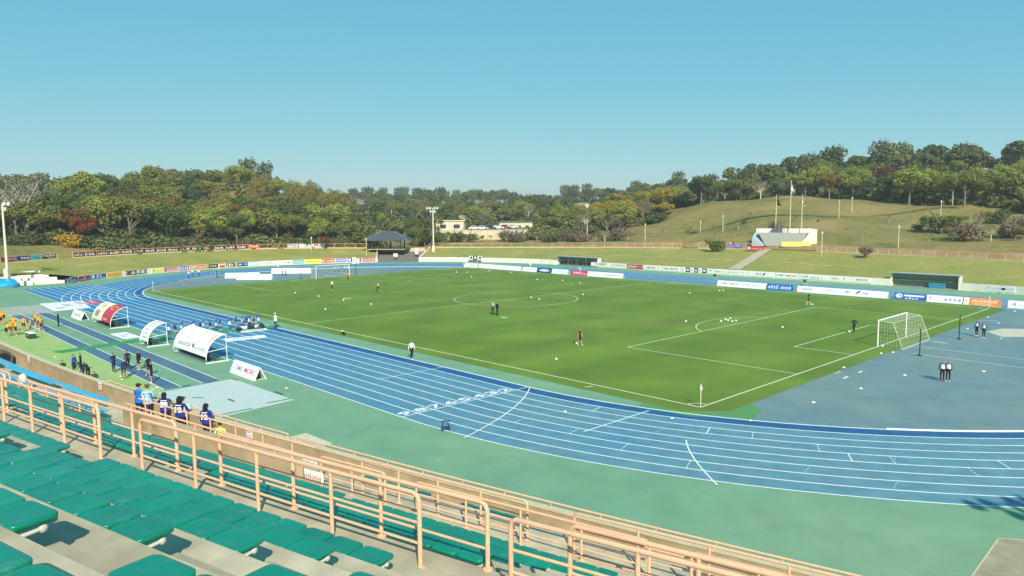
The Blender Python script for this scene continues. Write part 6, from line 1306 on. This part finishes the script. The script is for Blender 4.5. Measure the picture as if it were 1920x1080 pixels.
UQ = [(((-122.186, -47.464, 0), (-94.326, 30.365, 0), (-104.558, 36.635, 0), (-134.072, -45.817, 0)), 110, (2.4, 4.6)), (((-132.091, -46.091, 0), (-106.079, 34.115, 0), (-205.807, 93.363, 0), (-248.975, -29.897, 0)), 300, (3.2, 6.5)), (((-103.611, 34.342, 0), (-89.724, 54.602, 0), (-159.305, 108.477, 0), (-178.957, 79.808, 0)), 60, (2., 4.)), (((-171.418, 72.932, 0), (-123.414, 160.549, 0), (-181.861, 228.989, 0), (-257.39, 124.008, 0)), 120, (4, 7)), (((-83.848, 91.128, 0), (-66.313, 135.115, 0), (-106.845, 198.251, 0), (-143.542, 155.816, 0)), 100, (3, 6)), (((-72.818, 151.236, 0), (-33.515, 164.15, 0), (-57.149, 214.918, 0), (-104.957, 199.517, 0)), 60, (2.5, 5)), (((-32.671, 162.336, 0), (35.901, 152.979, 0), (23.59, 219.856, 0), (-52.929, 205.852, 0)), 130, (3, 6))]
far_wood('undergrowth', UQ, 8, 'dense undergrowth filling the woods behind the arena', ('shrub', 'shrub', 'round'), 2.4, 2)
# ---- buildings in the park
def building(label, p, rz, w, d, h, roofc, wins, col='d9ccac'):
    g = thing('park_building', label, 'building', (p[0], p[1], terr(p[0], p[1])-.3), R(rz)); MB().box((0, 0, h/2), (w, d, h)).build('wall', flat(col), g); MB().box((0, 0, h+.12), (w+.7, d+.7, .24)).build('roof', flat(roofc), g)
    for k in range(wins):
        x = -w/2+w*(k+.5)/wins; f = MB().box((x, -d/2-.02, h*.55), (w/wins*.55, .08, h*.4)).build('window', flat('d8d2c2'), g); MB().box((x, -d/2-.07, h*.55), (w/wins*.45, .04, h*.32)).build('pane', flat('3c4648', .15), f)
    return g
building('low white building right of the lamp mast', (-120.324, 85.222, 0), 43, 9.5, 5, 4.0, 'e8e0cc', 2)
building('long grey roofed house in the middle distance', (-136.624, 134.523, 0), 40, 16, 7, 4.2, '7d7c74', 5)
building('small white house between the trees of the far slope', (-137.835, 174.528, 0), 40, 6, 5, 6, 'b9b4a8', 2)
building('small white hut far behind the lamp mast', (-173.324, 138.788, 0), 40, 8, 5, 4, 'c9c4b8', 3)
A_, B_ = (-109.969, 70.923, 0), (-88.277, 95.19, 0); g = thing('retaining_wall', 'cream retaining wall behind the far fence', 'wall', (A_[0], A_[1], terr(A_[0], A_[1])-.5), math.atan2(B_[1]-A_[1], B_[0]-A_[0])); L_w = math.hypot(B_[0]-A_[0], B_[1]-A_[1])
for k in range(8): MB().box((L_w*(k+.5)/8, 0, 1.6), (L_w/8-.06, .4, 3.2)).build('panel', mat('retaining_cream', 'd6cba8', .9, .1, .8, 0, 'c2b794', .3), g)
MB().box((L_w/2, 0, 3.28), (L_w, .6, .16)).build('coping', flat('d9d0b8'), g)
def car(label, p, rz, col):
    g = thing('parked_car', label, 'car', (p[0], p[1], terr(p[0], p[1])), R(rz), 'cars parked behind the arena'); mb = MB(); mb.hexa([(-2.1, -.85, .35), (2.1, -.85, .35), (2.1, .85, .35), (-2.1, .85, .35), (-2.05, -.82, .85), (2.0, -.82, .8), (2.0, .82, .8), (-2.05, .82, .85)]); mb.hexa([(-1.7, -.8, .851), (1.0, -.8, .851), (1.0, .8, .851), (-1.7, .8, .851), (-1.3, -.7, 1.45), (.4, -.7, 1.45), (.4, .7, 1.45), (-1.3, .7, 1.45)]); mb.build('body', flat(col, .3), g)
    MB().box((-.4, 0, 1.18), (1.9, 1.56, .3)).build('window', flat('20282c', .1), g)
    for a in (-1.3, 1.3):
        for b in (-.8, .8): w = MB(); w.tube([(a, b-.1, .32), (a, b+.1, .32)], .32, 10); w.build('wheel', M_DARK, g)
for i, (p, c) in enumerate((((-120.327, 96.128, 0), 'e6e6e4'), ((-118.464, 98.261, 0), 'd8dada'), ((-118.06, 101.716, 0), '3a3f46'), ((-116.262, 103.688, 0), 'e9e9e6'), ((-115.901, 107.011, 0), '8a2c2c'), ((-114.048, 108.962, 0), 'dcdfe2'))): car('%s car parked above the retaining wall, %s from the left' % (('white', 'silver', 'black', 'white', 'red', 'pale grey')[i], nth[i]), p, 40, c)
for i, (p, c) in enumerate((((-40.921, 105.193, 0), 'e6e2da'), ((-39.434, 106.163, 0), 'dadfe0'), ((-14.464, 86.258, 0), 'ece8dc'), ((-13.821, 86.624, 0), '2c2c30'), ((-4.552, 112.499, 0), '30343a'))):
    person('visitor sitting on the right meadow, %s' % ('left of the upper pair', 'right of the upper pair', 'left of the lower pair', 'right of the lower pair', 'alone above the flag platform')[i], (p[0], p[1], terr(p[0], p[1])), R(-40+i*20), 'sit', c, c, '2b3040', '2b3040', BK, group='visitors on the meadow')

# ================================================================== HAZE
mb = MB(); mb.box((0, 0, 29.), (3460, 3460, 62.)); hm_ = bpy.data.materials.new('thin_haze'); hm_.use_nodes = True; t = hm_.node_tree
for n in list(t.nodes):
    if n.type != 'OUTPUT_MATERIAL': t.nodes.remove(n)
pv_ = t.nodes.new('ShaderNodeVolumePrincipled'); pv_.inputs['Density'].default_value = .0004; pv_.inputs['Color'].default_value = (1, .97, .92, 1); pv_.inputs['Anisotropy'].default_value = .2
t.links.new(pv_.outputs[0], t.nodes['Material Output'].inputs['Volume'])
tag(mb.build('haze', hm_), 'thin pale autumn haze in the air', None, None, 'stuff')
